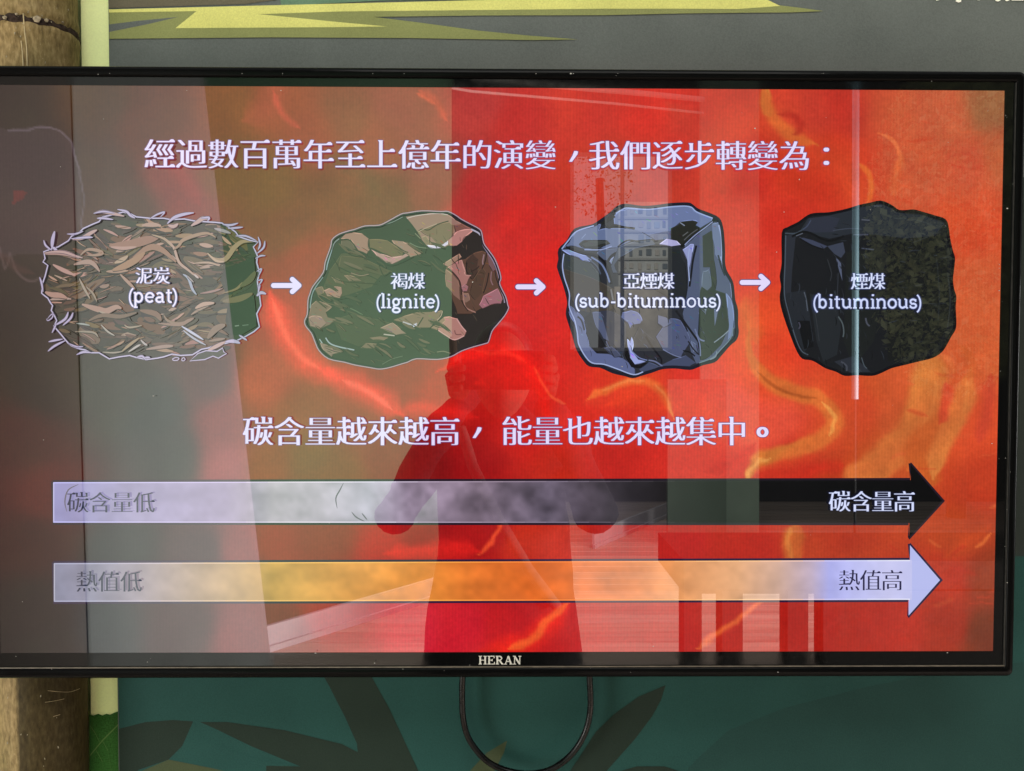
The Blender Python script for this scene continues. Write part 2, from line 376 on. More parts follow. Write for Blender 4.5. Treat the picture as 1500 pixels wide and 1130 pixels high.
# inner black border (flush, glossy)
b0 = rrect(-SW/2, SW/2, -SH/2, SH/2, 0.0002, -0.0002, 2); b1 = rrect(IN[0]-0.0004, IN[1]+0.0004, IN[2]-0.0004, IN[3]+0.0004, 0.0012, -0.0002, 2); n = len(b0)
b2 = [(p[0], 0.0035, p[2]) for p in b1]; b3 = [(p[0], 0.0035, p[2]) for p in b0]
V = b0+b1+b2+b3; F = []
for j in range(4):
    for k in range(n): F.append((j*n+k, j*n+(k+1) % n, ((j+1) % 4)*n+(k+1) % n, ((j+1) % 4)*n+k))
border = mesh('inner_border', V, F, M_BORDER, tv)
# lip between border and frame, its catch of light painted as brighter strips
M_LIP = plain('lip_glint', (0.15, 0.125, 0.095), 0.35, 0.35, 120)
for nm, lo, hi in (('lip_glint_strip', (IN[0], -0.0021, ZC+IN[2]+0.00015), (IN[1], -0.0004, ZC+IN[2]+0.00075)), ):
    box(nm, lo, hi, M_LIP, tv)
M_LIP2 = plain('lip_glint_dim', (0.03, 0.029, 0.026), 0.4, 0.5, 150)
box('lip_glint_strip', (IN[1]-0.0007, -0.0019, ZC+IN[2]+0.001), (IN[1]-0.0001, -0.0004, ZC+IN[3]-0.001), M_LIP2, tv)
box('back_housing', (-0.33, 0.0152, ZC-0.25), (0.36, 0.052, ZC+0.20), M_HOUSE, tv, 0.006)
box('wall_bracket', (-0.2, 0.0525, ZC-0.1), (0.2, PANEL_Y-0.0002, ZC+0.1), M_HOUSE, tv, 0.002)

# ------------------------------------------------------------------ screen picture: helpers
def fbm(h, w, base, octaves=4, seed=0):
    rg = np.random.default_rng(seed); out = np.zeros((h, w)); amp = 1; tot = 0
    for o in range(octaves):
        gy, gx = max(2, int(base*2**o*h/w))+2, int(base*2**o)+2
        g = rg.random((gy, gx))
        ys = np.linspace(0, gy-1.001, h); xs = np.linspace(0, gx-1.001, w)
        y0 = ys.astype(int); x0 = xs.astype(int); fy = (ys-y0)[:, None]; fx = (xs-x0)[None]
        fy = fy*fy*(3-2*fy); fx = fx*fx*(3-2*fx)
        a = g[y0][:, x0]; b = g[y0][:, x0+1]; c = g[y0+1][:, x0]; d = g[y0+1][:, x0+1]
        out += amp*((a*(1-fx)+b*fx)*(1-fy)+(c*(1-fx)+d*fx)*fy); tot += amp; amp *= 0.5
    return out/tot
def to_px(P):
    d = P - CAM; z = d@FWD
    return PW/2+FPX*(d@RIGHT)/z, PH/2-FPX*(d@UP)/z
def seg_dist(X, Y, pts):
    D = np.full(X.shape, 1e9); T = np.zeros(X.shape); n = len(pts)-1
    for i in range(n):
        (x0, y0), (x1, y1) = pts[i], pts[i+1]; dx, dy = x1-x0, y1-y0
        t = np.clip(((X-x0)*dx+(Y-y0)*dy)/(dx*dx+dy*dy+1e-9), 0, 1)
        d = np.hypot(X-x0-t*dx, Y-y0-t*dy); m = d < D
        D = np.where(m, d, D); T = np.where(m, (i+t)/n, T)
    return D, T
def grid_mesh(name, Xw, Zw, Y, C, mat, parent):
    h, w = Xw.shape
    co = np.stack([Xw, np.full_like(Xw, Y), Zw], -1).reshape(-1, 3)
    i = np.arange(h*w).reshape(h, w)
    f = np.stack([i[:-1, :-1], i[:-1, 1:], i[1:, 1:], i[1:, :-1]], -1).reshape(-1, 4)
    me = bpy.data.meshes.new(name)
    me.vertices.add(h*w); me.vertices.foreach_set('co', co.astype(np.float32).ravel())
    me.loops.add(f.size); me.loops.foreach_set('vertex_index', f.astype(np.int32).ravel())
    me.polygons.add(len(f)); me.polygons.foreach_set('loop_start', np.arange(0, f.size, 4, dtype=np.int32))
    me.update(calc_edges=True); me.validate()
    a = me.color_attributes.new('Col', 'FLOAT_COLOR', 'POINT')
    a.data.foreach_set('color', np.concatenate([C.reshape(-1, 3), np.ones((h*w, 1))], 1).astype(np.float32).ravel())
    o = link(name, me, mat)
    if parent is not None: place(o, parent)
    return o

# ------------------------------------------------------------------ screen picture: fiery background
GW, GH = 660, 371
Xw, Zw = np.meshgrid(np.linspace(-SW/2, SW/2, GW), np.linspace(SH/2, -SH/2, GH)+ZC)
PX_, PY_ = to_px(np.stack([Xw, np.zeros_like(Xw), Zw], -1))
n1 = fbm(GH, GW, 7, 4, 1)-0.5; n2 = fbm(GH, GW, 7, 4, 2)-0.5; n3 = fbm(GH, GW, 26, 4, 3)-0.5; n4 = fbm(GH, GW, 60, 3, 4)-0.5
CP = [  # x, y, colour of the slide there
 (20,150,38,24,18),(60,230,36,20,18),(40,450,30,16,12),(60,560,34,24,16),(30,650,58,22,16),(60,720,78,22,16),(40,800,50,18,14),(50,900,32,22,20),(60,950,30,24,22),
 (160,150,70,42,20),(230,180,86,40,22),(170,250,66,40,26),(260,250,120,48,38),(290,290,125,50,40),(200,300,70,44,30),(150,560,40,38,26),(220,600,26,36,30),(250,660,36,40,34),(170,800,32,34,34),(300,800,60,36,40),(150,920,30,36,40),(270,920,60,30,34),(330,610,120,46,40),(345,680,140,56,56),(310,550,70,40,36),(350,940,120,46,50),(370,800,125,50,48),
 (330,150,128,64,30),(400,160,150,62,38),(330,250,112,60,26),(400,270,116,64,26),(450,200,150,60,40),(470,280,118,54,30),(520,160,135,66,44),(560,200,150,66,46),(600,150,150,64,50),(640,250,140,62,52),(570,290,112,58,34),(620,290,140,60,44),(420,330,118,52,30),(440,380,150,50,36),(420,450,168,48,38),(400,560,170,60,40),(440,600,140,60,34),(460,660,120,64,32),(520,620,150,54,34),(400,680,140,60,30),(500,690,125,62,30),(420,790,150,40,34),(480,780,140,46,34),(420,920,120,36,34),(480,900,160,30,30),(560,660,130,36,28),
 (580,560,150,34,28),(640,590,168,24,22),(700,600,178,24,22),(700,680,160,22,22),(620,680,128,22,22),(620,790,150,20,22),(560,800,180,26,28),(700,790,170,26,26),(640,820,180,26,26),(600,920,205,34,52),(680,930,200,30,44),(740,920,190,26,30),(850,920,190,26,26),
 (700,160,180,56,52),(760,180,186,46,42),(720,280,180,44,42),(680,330,178,48,44),(760,330,205,40,34),(740,440,212,32,30),(790,460,205,34,32),(700,530,205,26,24),(780,560,215,32,28),(830,640,205,40,28),(900,620,210,46,34),(760,640,195,30,26),(900,680,190,36,30),(820,690,190,40,26),(830,780,190,44,28),(760,810,190,42,26),(900,800,176,30,26),
 (850,170,200,56,44),(950,170,208,50,40),(900,260,176,60,42),(860,280,196,52,38),(800,400,214,34,30),(960,260,190,56,40),(1000,200,196,50,40),(1060,220,205,66,44),(1090,330,212,70,52),(1100,250,200,48,34),(1200,160,196,60,42),(1170,250,196,54,30),(1220,230,200,54,32),(1240,150,190,50,36),(1100,400,216,62,44),(1130,330,206,50,34),(1120,470,220,74,40),(1130,530,225,66,38),(960,560,215,60,30),(1010,570,222,56,44),(1080,600,224,74,58),(1140,620,224,80,58),(1060,690,210,46,36),(1180,690,200,50,32),(1000,660,205,42,34),(1000,800,180,32,30),(1080,800,184,38,26),(1240,800,180,54,28),(1210,720,180,60,28),
 (1300,160,186,66,42),(1380,160,184,70,46),(1450,150,140,74,48),(1340,240,190,68,42),(1420,240,188,62,42),(1460,230,176,72,44),(1420,330,202,58,32),(1440,430,196,72,40),(1420,520,196,74,40),(1260,600,200,66,36),(1300,570,200,76,38),(1420,620,204,62,34),(1440,700,186,52,28),(1340,640,188,76,34),(1300,690,184,70,32),(1420,780,176,58,26),(1400,850,180,44,24),(1300,920,176,36,24),(1200,920,168,28,20),(1100,920,184,40,30),(1400,920,158,36,18),(1450,930,112,42,20),(1455,850,140,46,22),(1250,930,170,34,22),(960,920,178,32,30)]
wx = PX_ + 55*n1; wy = PY_ + 45*n2
num = np.zeros((GH, GW, 3)); den = np.zeros((GH, GW))
for x, y, r, g, b in CP:
    w = 1.0/(((wx-x)**2+(wy-y)**2)/900.0+0.35)**2.1
    num += w[..., None]*np.array([r, g, b], float); den += w
C = num/den[..., None]
C *= (1+0.13*n3+0.08*n4)[..., None]
C[..., 1] += 9*n3;
rt = np.clip((PX_-1230)/90, 0, 1)*np.clip((960-PY_)/500, 0.25, 1); C[..., 0] += 8*rt; C[..., 1] += 17*rt; C[..., 2] += 10*rt
C[..., 1] = np.maximum(C[..., 1], 6)
def stroke(pts, width, rgb, alpha=1.0, soft=0.5, taper=True, edge=0.0):
    global C
    P = catmull(pts, 5); x0 = min(p[0] for p in P)-60; x1 = max(p[0] for p in P)+60; y0 = min(p[1] for p in P)-60; y1 = max(p[1] for p in P)+60
    jx = PX_+10*n3+8*n4; jy = PY_+10*n4-8*n3
    m = (jx > x0) & (jx < x1) & (jy > y0) & (jy < y1)
    if not m.any(): return
    D, T = seg_dist(jx[m], jy[m], P)
    w = width*(np.clip(np.minimum(T, 1-T)*5, 0.15, 1) if taper else 1.0)
    a = np.clip((w-D)/(w*soft+1e-6), 0, 1); a = a*a*(3-2*a)*alpha
    sub = C[m]; C[m] = sub*(1-a[:, None]) + np.array(rgb, float)*(1+0.25*n4[m])[:, None]*a[:, None]
OR = (208,118,52)
stroke([(1118,120),(1124,150),(1140,182),(1168,206),(1195,214)], 15, (208,112,48), 0.85, 0.8)
stroke([(1128,128),(1122,150),(1130,170)], 12, (204,118,52), 0.9, 0.6)
stroke([(1140,166),(1165,172),(1172,190),(1160,198)], 10, (160,34,28), 0.7, 0.9)
stroke([(1258,238),(1272,255),(1277,280),(1272,300)], 6, (218,112,48), 0.8, 0.8)
stroke([(1288,197),(1304,203),(1316,222),(1314,248),(1308,264)], 5, (222,108,62), 0.9, 0.7)
stroke([(1320,230),(1312,262),(1310,290)], 14, (205,92,50), 0.6, 1)
stroke([(1098,470),(1102,520),(1126,556),(1160,574),(1196,584),(1218,604),(1222,626),(1200,646),(1160,660),(1120,670),(1098,694),(1090,712)], 17, OR, 0.95, 0.6)
stroke([(1092,440),(1100,510),(1135,560),(1200,585),(1226,620),(1190,655),(1110,690)], 48, (214,92,46), 0.45, 1)
stroke([(1112,545),(1135,566),(1165,578),(1200,586)], 4, (150,70,30), 0.6, 0.8)
stroke([(1205,590),(1224,614),(1216,640)], 5, (226,150,74), 0.8, 0.8)
stroke([(1092,706),(1104,684),(1128,668)], 4, (232,156,80), 0.8, 0.8)
stroke([(1080,448),(1096,460),(1110,500)], 26, (218,110,52), 0.5, 1)
stroke([(1168,762),(1160,790),(1162,815),(1172,826)], 20, (204,106,44), 0.9, 0.6)
stroke([(1158,768),(1154,795),(1160,820)], 6, (224,136,62), 0.7, 0.8)
stroke([(1364,545),(1354,590),(1334,630),(1306,664),(1262,704)], 34, (204,118,56), 0.95, 0.5, False)
stroke([(1400,610),(1372,630),(1345,650),(1330,690)], 26, (196,98,42), 0.9, 0.5)
stroke([(1340,640),(1354,680),(1362,720)], 28, (192,92,38), 0.8, 0.6)
stroke([(1300,540),(1310,580),(1290,640)], 30, (200,84,46), 0.6, 0.9)
stroke([(1372,556),(1366,590),(1348,625)], 4, (226,140,70), 0.5, 1)
stroke([(1424,540),(1412,585),(1394,622),(1376,664),(1368,700)], 22, (208,120,58), 0.95, 0.55)
stroke([(1452,545),(1446,600),(1436,650)], 18, (198,66,46), 0.7, 0.9)
stroke([(1385,560),(1388,590),(1376,618)], 13, (204,58,42), 0.8, 0.7)
stroke([(1420,556),(1412,600)], 5, (228,142,70), 0.7, 0.8)
stroke([(1378,520),(1392,530),(1398,548)], 6, (214,110,60), 0.8, 0.8)
stroke([(1405,505),(1425,530),(1420,560)], 14, (206,100,48), 0.6, 1)
stroke([(782,536),(792,558),(806,578),(832,592)], 3.5, (246,110,60), 0.9, 0.8)
stroke([(862,586),(890,570),(925,560),(955,564),(975,586),(988,612)], 11, (232,120,52), 0.9, 0.8)
stroke([(880,572),(915,560),(945,560)], 4, (244,160,84), 0.8, 0.8)
stroke([(955,562),(975,582),(988,612)], 3, (246,160,84), 0.8, 0.8)
stroke([(890,596),(940,580),(980,600)], 18, (226,60,32), 0.6, 1)
stroke([(396,430),(408,468),(430,506),(462,538),(505,556)], 34, (245,56,44), 0.75, 1)
stroke([(400,440),(414,482),(440,518),(472,542)], 9, (255,92,70), 0.7, 1)
stroke([(470,540),(520,566),(560,590),(590,608)], 32, (246,52,44), 0.75, 1)
stroke([(500,556),(540,578),(575,600)], 9, (255,96,80), 0.7, 1)
stroke([(580,606),(640,600),(700,612)], 20, (225,32,28), 0.6, 1)
stroke([(640,545),(690,520),(740,518),(775,540),(792,580),(810,620)], 18, (238,30,24), 0.75, 1)
stroke([(700,516),(740,518),(772,536)], 5, (250,50,36), 0.7, 1)
stroke([(612,132),(640,150),(658,180)], 9, (204,70,50), 0.7, 1)
stroke([(610,136),(636,150)], 4, (226,84,56), 0.7, 1)
stroke([(694,812),(718,796),(728,776),(742,764)], 5, (240,80,44), 0.9, 0.9)
stroke([(560,812),(640,806),(700,806)], 20, (225,34,30), 0.7, 1)
stroke([(690,960),(760,948),(800,918),(835,884)], 26, (238,40,26), 0.8, 1)
stroke([(745,952),(778,936),(805,908),(836,882)], 9, (240,92,40), 0.9, 0.8)
stroke([(1018,952),(1046,932),(1080,908),(1120,882)], 8, (224,98,46), 0.85, 0.9)
stroke([(1426,802),(1440,794),(1452,780)], 4, (226,112,52), 0.8, 0.9)
stroke([(1380,815),(1410,800),(1450,770)], 16, (196,70,30), 0.6, 1)
stroke([(1030,690),(1080,676),(1110,650)], 14, (200,34,28), 0.6, 1)
stroke([(1100,740),(1200,690),(1240,680)], 20, (206,44,30), 0.5, 1)
stroke([(250,236),(270,262),(292,300)], 22, (140,48,40), 0.7, 1)
stroke([(410,110),(400,150),(360,180)], 30, (172,70,50), 0.5, 1)
stroke([(400,135),(412,165),(440,190)], 8, (206,74,58), 0.6, 1)
stroke([(480,230),(530,250),(560,290)], 24, (100,62,34), 0.5, 1)
for k in range(46):     # brush marks of the painted fire on the right
    x = random.uniform(1290, 1450); y = random.uniform(180, 900)
    L = random.uniform(14, 46); s = random.uniform(-8, 8)
    c = random.choice([(220,96,56),(196,60,34),(216,110,56),(182,44,28)])
    stroke([(x, y), (x+L*0.5, y+s), (x+L, y+s*1.6)], random.uniform(2, 6), c, random.uniform(0.2, 0.5), 1)
for pts_, w_, c_, a_ in (([(1120,130),(1150,200),(1230,240),(1280,330)], 46, (206,82,42), 0.4), ([(1240,700),(1330,650),(1400,580),(1440,480)], 60, (204,88,46), 0.4), ([(1170,770),(1200,850),(1300,820)], 50, (196,74,36), 0.35),
                         ([(980,150),(1040,220),(1060,290)], 40, (206,74,52), 0.4), ([(860,590),(940,570),(1010,600),(1080,640)], 50, (222,72,42), 0.4), ([(700,560),(760,560),(830,610),(900,650)], 46, (226,36,26), 0.5), ([(1330,300),(1400,260),(1450,320)], 50, (204,86,56), 0.35), ([(400,250),(470,300),(560,280)], 50, (120,64,34), 0.35)):
    stroke(pts_, w_, c_, a_, 1)
# the pale ghost of a rounded lump at the left edge, fading out of the previous slide
gp = catmull([(-40,200),(20,190),(60,185),(88,194),(106,214),(116,255),(119,300),(113,345),(90,372),(40,372),(-40,365)], 5, True)
from mathutils.geometry import intersect_point_line
def inside(X, Y, poly):
    r = np.zeros(X.shape, bool); n = len(poly)
    for i in range(n):
        x0, y0 = poly[i]; x1, y1 = poly[(i+1) % n]
        c = ((y0 > Y) != (y1 > Y)) & (X < (x1-x0)*(Y-y0)/(y1-y0+1e-12)+x0); r ^= c
    return r
mk = inside(PX_, PY_, gp); C[mk] = C[mk]*0.6+np.array([52,42,50])*0.55
stroke([(10,190),(45,187),(60,185),(88,194),(106,214),(116,255),(119,300),(119,335)], 2.4, (96,82,92), 0.8, 0.8, False)
stroke([(0,364),(8,394),(16,372),(20,385),(34,408),(48,414),(62,404)], 3, (86,68,70), 0.7, 0.9, False)
stroke([(0,372),(10,380),(30,395),(50,400)], 10, (70,40,36), 0.5, 1)
mk = inside(PX_, PY_, [(20,279),(41,281),(34,291),(18,301)]); C[mk] = (88,36,36)
C = np.clip(C, 3, 255)
screen = grid_mesh('screen', Xw, Zw, 0.0, lin(C), M_PIC, tv)
screen['label'] = 'glossy screen with a red and orange fire picture'

# ------------------------------------------------------------------ flat graphics shown on the screen
class Art:
    def __init__(s): s.v = []; s.f = []; s.c = []; s.k = 0
    base = 0.00010; step = 2e-6
    def poly(s, pts, rgb, smooth=0, grad=None):
        if smooth: pts = catmull(pts, smooth, True)
        s.k += 1; Y = -(s.base+s.step*s.k); i = len(s.v)
        s.v += [px(x, y, Y) for x, y in pts]; s.f.append(tuple(range(i, i+len(pts))))
        c = tuple(lin(rgb)); s.c += [c]*len(pts)
    def tri(s, verts, faces, rgb):
        s.k += 1; Y = -(s.base+s.step*s.k); i = len(s.v)
        s.v += [px(x, y, Y) for x, y in verts]; s.f += [tuple(i+j for j in f) for f in faces]; s.c += [tuple(lin(rgb))]*len(verts)
    def line(s, pts, w, rgb, smooth=5, taper=False, cap=0.25, closed=False):
        P = catmull(pts, smooth, closed) if smooth else [np.array(p, float) for p in pts]
        if closed: P = P+[P[0]]
        n = len(P); L, R = [], []
        for i, p in enumerate(P):
            a = P[i-1] if i else (P[-2] if closed else p); b = P[i+1] if i < n-1 else (P[1] if closed else p); d = b-a
            d = d/(np.hypot(*d)+1e-9); nn = np.array([-d[1], d[0]])
            t = i/(n-1); k = w/2
            if taper: k *= max(cap, math.sin(math.pi*min(max(t, 0.02), 0.98))**0.6)
            L.append(p+nn*k); R.append(p-nn*k)
        s.k += 1; Y = -(s.base+s.step*s.k); i0 = len(s.v)
        s.v += [px(x, y, Y) for x, y in L+R]; s.c += [tuple(lin(rgb))]*(2*n)
        for i in range(n-1): s.f.append((i0+i, i0+i+1, i0+n+i+1, i0+n+i))
    def build(s, name, parent=None, label=None):
        me = bpy.data.meshes.new(name); me.from_pydata([tuple(map(float, p)) for p in s.v], [], s.f); me.update()
        a = me.color_attributes.new('Col', 'FLOAT_COLOR', 'POINT')
        a.data.foreach_set('color', np.concatenate([np.array(s.c), np.ones((len(s.c), 1))], 1).astype(np.float32).ravel())
        o = link(name, me, M_INK); place(o, tv); o.parent = screen; o.matrix_parent_inverse = Matrix.Identity(4)
        o.matrix_parent_inverse = screen.matrix_basis.inverted() if False else Matrix.Translation(tv.location).inverted() @ Matrix.Identity(4)
        o.matrix_parent_inverse = Matrix.Identity(4)
        if label: o['label'] = label
        return o
def jitter(c, k=10): return tuple(max(0, min(255, v+random.uniform(-k, k))) for v in c)

# --- peat
A = Art()
PEAT = [(64,369),(66,379),(63,384),(70,389),(66,405),(62,416),(61,430),(66,434),(70,437),(74,444),(77,448),(75,455),(79,461),(83,470),(79,478),(84,484),(90,491),(94,496),(100,503),(105,507),(115,511),(125,513),(133,517),(145,517),(150,520),(160,526),(175,523),(190,521),(200,524),(215,527),(230,525),(240,523),(252,519),(265,521),(282,520),(295,512),(305,510),(320,505),(331,503),(345,500),(360,493),(372,486),(380,479),(378,470),(376,460),(382,448),(380,432),(378,422),(377,412),(380,400),(378,392),(376,385),(377,375),(374,368),(371,362),(378,355),(365,352),(350,347),(345,340),(335,333),(325,327),(315,326),(300,325),(285,324),(270,321),(250,322),(240,320),(220,320),(200,318),(190,313),(180,311),(165,315),(150,318),(145,325),(135,329),(122,335),(115,342),(105,346),(100,353),(85,362),(75,365)]
A.poly(PEAT, (44,42,34))
pin = np.array(PEAT)
def in_poly(x, y, poly=PEAT): return bool(inside(np.array([float(x)]), np.array([float(y)]), poly)[0])
DARK = [(38,36,30),(48,44,34),(56,48,36)]; MID = [(90,68,50),(102,78,58),(80,62,44),(72,60,46),(94,70,54)]; LITE = [(140,108,90),(150,118,102),(126,100,78),(164,134,120)]
def fibre(n, pal, wmin, wmax, lmin, lmax):
    k = 0
    while k < n:
        x = random.uniform(64, 380); y = random.uniform(312, 526)
        if not in_poly(x, y): continue
        if pal is not DARK and x > 325 and 372 < y < 492 and random.random() < 0.75: continue
        if pal is LITE and y > 430 and random.random() < 0.45: continue
        a = 0.45*math.sin(x/31.0+y/23.0+1.2)+0.32*math.sin(x/17.0-y/29.0)+random.uniform(-0.22, 0.22); L = random.uniform(lmin, lmax); b = random.uniform(-0.5, 0.5)
        pts = []; ok = True
        cx, cy = x, y
        for j in range(5):
            pts.append((cx, cy)); aa = a+b*(j/4-0.5)
            cx += math.cos(aa)*L/4; cy += math.sin(aa)*L/4
            if not in_poly(cx, cy): ok = False; break
        if not ok: continue
        w = random.uniform(wmin, wmax)
        if pal is not DARK: A.line([(q[0], q[1]+w*0.55) for q in pts], w*0.7, (34,31,26), 3, True)
        A.line(pts, w, jitter(random.choice(pal), 8), 3, True)
        k += 1
fibre(60, MID, 12, 24, 34, 66)
fibre(46, DARK, 7, 15, 26, 54)
fibre(48, MID, 5, 11, 20, 44)
fibre(30, LITE, 3.0, 7, 14, 34)
fibre(36, DARK, 1.2, 4, 18, 40)
fibre(24, LITE, 0.9, 2.2, 12, 28)
fibre(60, DARK, 0.8, 1.8, 10, 34)
fibre(34, DARK, 5, 12, 20, 44)
fibre(46, MID, 2, 7, 14, 36)
fibre(36, LITE, 2.5, 6.5, 14, 36)
fibre(40, DARK, 0.8, 1.8, 12, 34)
fibre(26, LITE, 0.7, 1.4, 8, 22)
A.poly([(330,392),(345,388),(372,376),(374,400),(366,404),(352,424),(330,428),(322,410)], (30,34,28)); A.poly([(334,446),(350,442),(372,432),(374,450),(376,478),(352,492),(336,490),(330,470)], (28,32,27))
A.line([(326,430),(345,424),(354,416),(356,414)], 3.5, (120,104,74), 5, True); A.line([(326,442),(350,438),(370,430)], 9, (104,90,64), 5, True); A.line([(352,420),(366,410),(374,398)], 9, (84,78,52), 5, True)
A.line([(344,478),(350,477)], 1.5, (120,130,118)); A.line([(355,477),(364,476)], 1.3, (90,104,90))
LV = (176,166,196); PK = (178,148,144); TN = (160,134,112)
for pts, w, c in [([(160,360),(190,358),(215,352),(232,348)],13,(140,104,88)),([(162,362),(180,364),(200,362)],5,(168,134,124)),([(195,378),(212,366),(225,362),(240,368),(258,384)],9,(142,108,88)),([(165,396),(182,390),(200,380),(212,370)],10,(150,116,90)),([(118,374),(128,366),(142,367),(150,371),(140,374),(128,374)],5,(150,122,104)),
   ([(66,372),(84,370),(100,372),(116,378)],8,(160,128,122)),([(108,388),(124,384),(136,386),(146,398)],7,(156,128,116)),([(240,348),(254,362),(262,384),(276,396),(290,408)],4,(170,142,128)),([(254,366),(262,360),(268,352),(286,345),(304,342),(316,348)],5,(150,122,100)),([(222,344),(240,350),(252,362)],3,(160,136,112)),
   ([(304,372),(314,380),(330,380),(344,362),(356,354),(372,354)],7,(150,126,98)),([(304,371),(316,382),(328,384)],3.5,(176,150,126)),([(284,386),(306,385),(322,390)],3,(166,140,122)),([(268,402),(276,408),(282,424),(288,432)],4,(150,158,176)),([(274,404),(284,414)],2,(160,150,150)),([(291,408),(284,402)],3,(182,166,164)),
   ([(66,428),(76,432),(88,433),(98,437)],8,(164,128,116)),([(120,446),(132,450),(146,454),(156,456),(170,450),(178,452)],9,(158,126,112)),([(116,408),(124,424),(132,438)],3.5,(150,134,118)),([(126,420),(136,430),(142,442)],3,(140,124,106)),([(176,402),(188,414),(198,424)],4.5,(158,128,112)),
   ([(286,452),(298,446),(314,444)],6,(172,142,126)),([(240,462),(246,470),(262,474),(276,470)],4,(130,108,90)),([(232,474),(262,476),(276,470),(284,466)],5,(136,110,96)),([(266,478),(282,488),(298,498)],3.6,(182,184,204)),([(268,484),(284,496),(302,506)],3.0,(164,166,180)),([(304,496),(316,482),(330,476)],9,(122,100,84)),([(306,500),(330,496)],4,(130,106,92)),
   ([(112,474),(122,475),(132,477)],2.4,(150,156,150)),([(148,476),(158,486),(168,492)],2.6,(160,154,144)),([(110,486),(136,487),(144,494)],3,(140,128,112)),([(182,476),(190,480),(208,477)],2.6,(150,136,116)),([(188,516),(200,508),(206,505)],3,(172,164,160)),([(206,498),(212,504),(216,506)],3,(168,160,158)),([(214,512),(240,508),(254,507)],5,(146,122,112)),([(150,516),(166,517),(180,515)],2.2,(150,140,126)),([(144,456),(158,461)],2.5,(156,140,124)),([(130,470),(150,462),(176,464),(200,458)],6,(112,92,76)),([(205,455),(228,460),(236,470)],8,(118,92,76))]:
    A.line([(x, y+1.4) for x, y in pts], w*0.9, (36,33,28), 4, True); A.line(pts, w, c, 4, True)
A.line(PEAT, 3.2, (58,48,74), 0, closed=True); A.line(PEAT, 1.7, (186,178,206), 0, closed=True)
for pts, w, c in [([(137,313),(150,310),(165,313),(182,317)],5,PK),([(137,313),(152,310),(168,313)],2.4,LV),([(142,320),(152,320),(166,322)],3,LV),([(172,307),(185,310),(191,316),(198,320)],3.4,LV),([(218,322),(229,315),(241,311),(235,318)],2.4,LV),([(245,328),(255,319),(270,314),(284,312)],4.4,LV),([(246,330),(254,332),(261,328)],5,PK),([(280,331),(290,325),(298,320),(308,321)],6,PK),([(294,320),(306,319),(304,324)],3,LV),([(314,335),(326,338),(338,342)],4.5,(150,142,144)),
   ([(326,329),(338,330),(349,327)],3,LV),([(334,335),(346,334),(356,333)],2.8,LV),([(345,346),(360,346),(376,353)],2.6,LV),([(378,347),(381,358),(378,366)],2.6,LV),([(388,353),(386,363),(376,372)],2.6,LV),([(374,379),(382,375),(389,375)],2.2,LV),([(80,339),(77,352),(76,364)],5,LV),([(77,362),(84,368)],4,LV),([(64,352),(67,360),(76,367)],2.6,LV),([(64,371),(80,369),(95,370),(110,375),(121,378)],3.6,PK),([(98,343),(110,343),(122,339)],2.4,LV),([(106,351),(120,349),(134,341),(142,337)],5.2,PK),([(104,350),(126,348),(136,348)],3,LV),
   ([(58,406),(61,416),(63,428)],2.6,LV),([(100,457),(95,468),(78,478)],3.4,LV),([(107,458),(103,467),(92,477)],3,LV),([(92,497),(80,499),(71,501)],2.8,LV),([(96,499),(80,507),(70,515)],3,LV),([(112,520),(122,516),(134,517)],3,LV),([(76,488),(80,480),(82,474)],2.4,LV),([(69,468),(74,462),(78,460),(76,466),(70,470),(68,467)],1.6,LV),([(376,434),(382,429),(390,431)],4.4,LV),([(378,424),(380,418),(378,430)],3,LV),([(377,412),(384,410),(378,420)],2,LV),([(376,398),(383,394),(378,406)],2,LV),([(350,491),(362,499)],3,LV),([(330,501),(342,500),(352,503)],5,LV),([(304,514),(318,507),(330,501)],5.4,PK),([(200,524),(208,522),(214,528)],3,LV),([(212,524),(220,524)],3,LV),([(100,503),(112,508),(122,508)],2.2,LV)]:
    A.line(pts, w+1.6, (60,50,78), 4, True, 0.3); A.line(pts, w, c, 4, True, 0.25)
fl = [(278,529),(290,518),(302,514),(318,515),(326,510),(328,516),(332,518),(320,525),(312,522),(300,527)]
A.poly(fl, (52,54,46)); A.line(fl, 1.6, LV, 0, closed=True)
A.line([(253,526),(258,524),(262,525),(260,528),(254,528)], 1.4, LV, 3, closed=True); A.line([(266,527),(269,524),(271,527),(268,529)], 1.3, LV, 3, closed=True)
A.build('peat_picture')

def facet_edge(A, pts, c):
    # brushed rim: pale along the top of a facet, dark along its foot, and some grain across it
    n = len(pts); cy = sum(p[1] for p in pts)/n; cx = sum(p[0] for p in pts)/n
    for i in range(n):
        p, q = np.array(pts[i], float), np.array(pts[(i+1) % n], float); m = (p+q)/2; L = np.hypot(*(q-p))
        if L < 3 or random.random() < 0.2: continue
        k = 1.28 if m[1] < cy else 0.55; mid = m+np.array([random.uniform(-1, 1), random.uniform(-1, 1)])
        A.line([p, mid, q], random.uniform(0.6, 1.5), tuple(min(250, v*k) for v in c), 3, True)
    R = max(np.hypot(p[0]-cx, p[1]-cy) for p in pts)
    for k in range(int(R*0.9)):
        x, y = cx+random.uniform(-R, R), cy+random.uniform(-R, R); a = random.uniform(0.1, 0.9); L = random.uniform(3, 9)
        e = (x+L*math.cos(a), y+L*math.sin(a))
        if in_poly(x, y, pts) and in_poly(*e, pts): A.line([(x, y), ((x+e[0])/2+random.uniform(-1, 1), (y+e[1])/2), e], random.uniform(0.5, 1.3), tuple(min(250, v*random.choice([0.7, 0.82, 1.15, 1.28])) for v in c), 3, True)
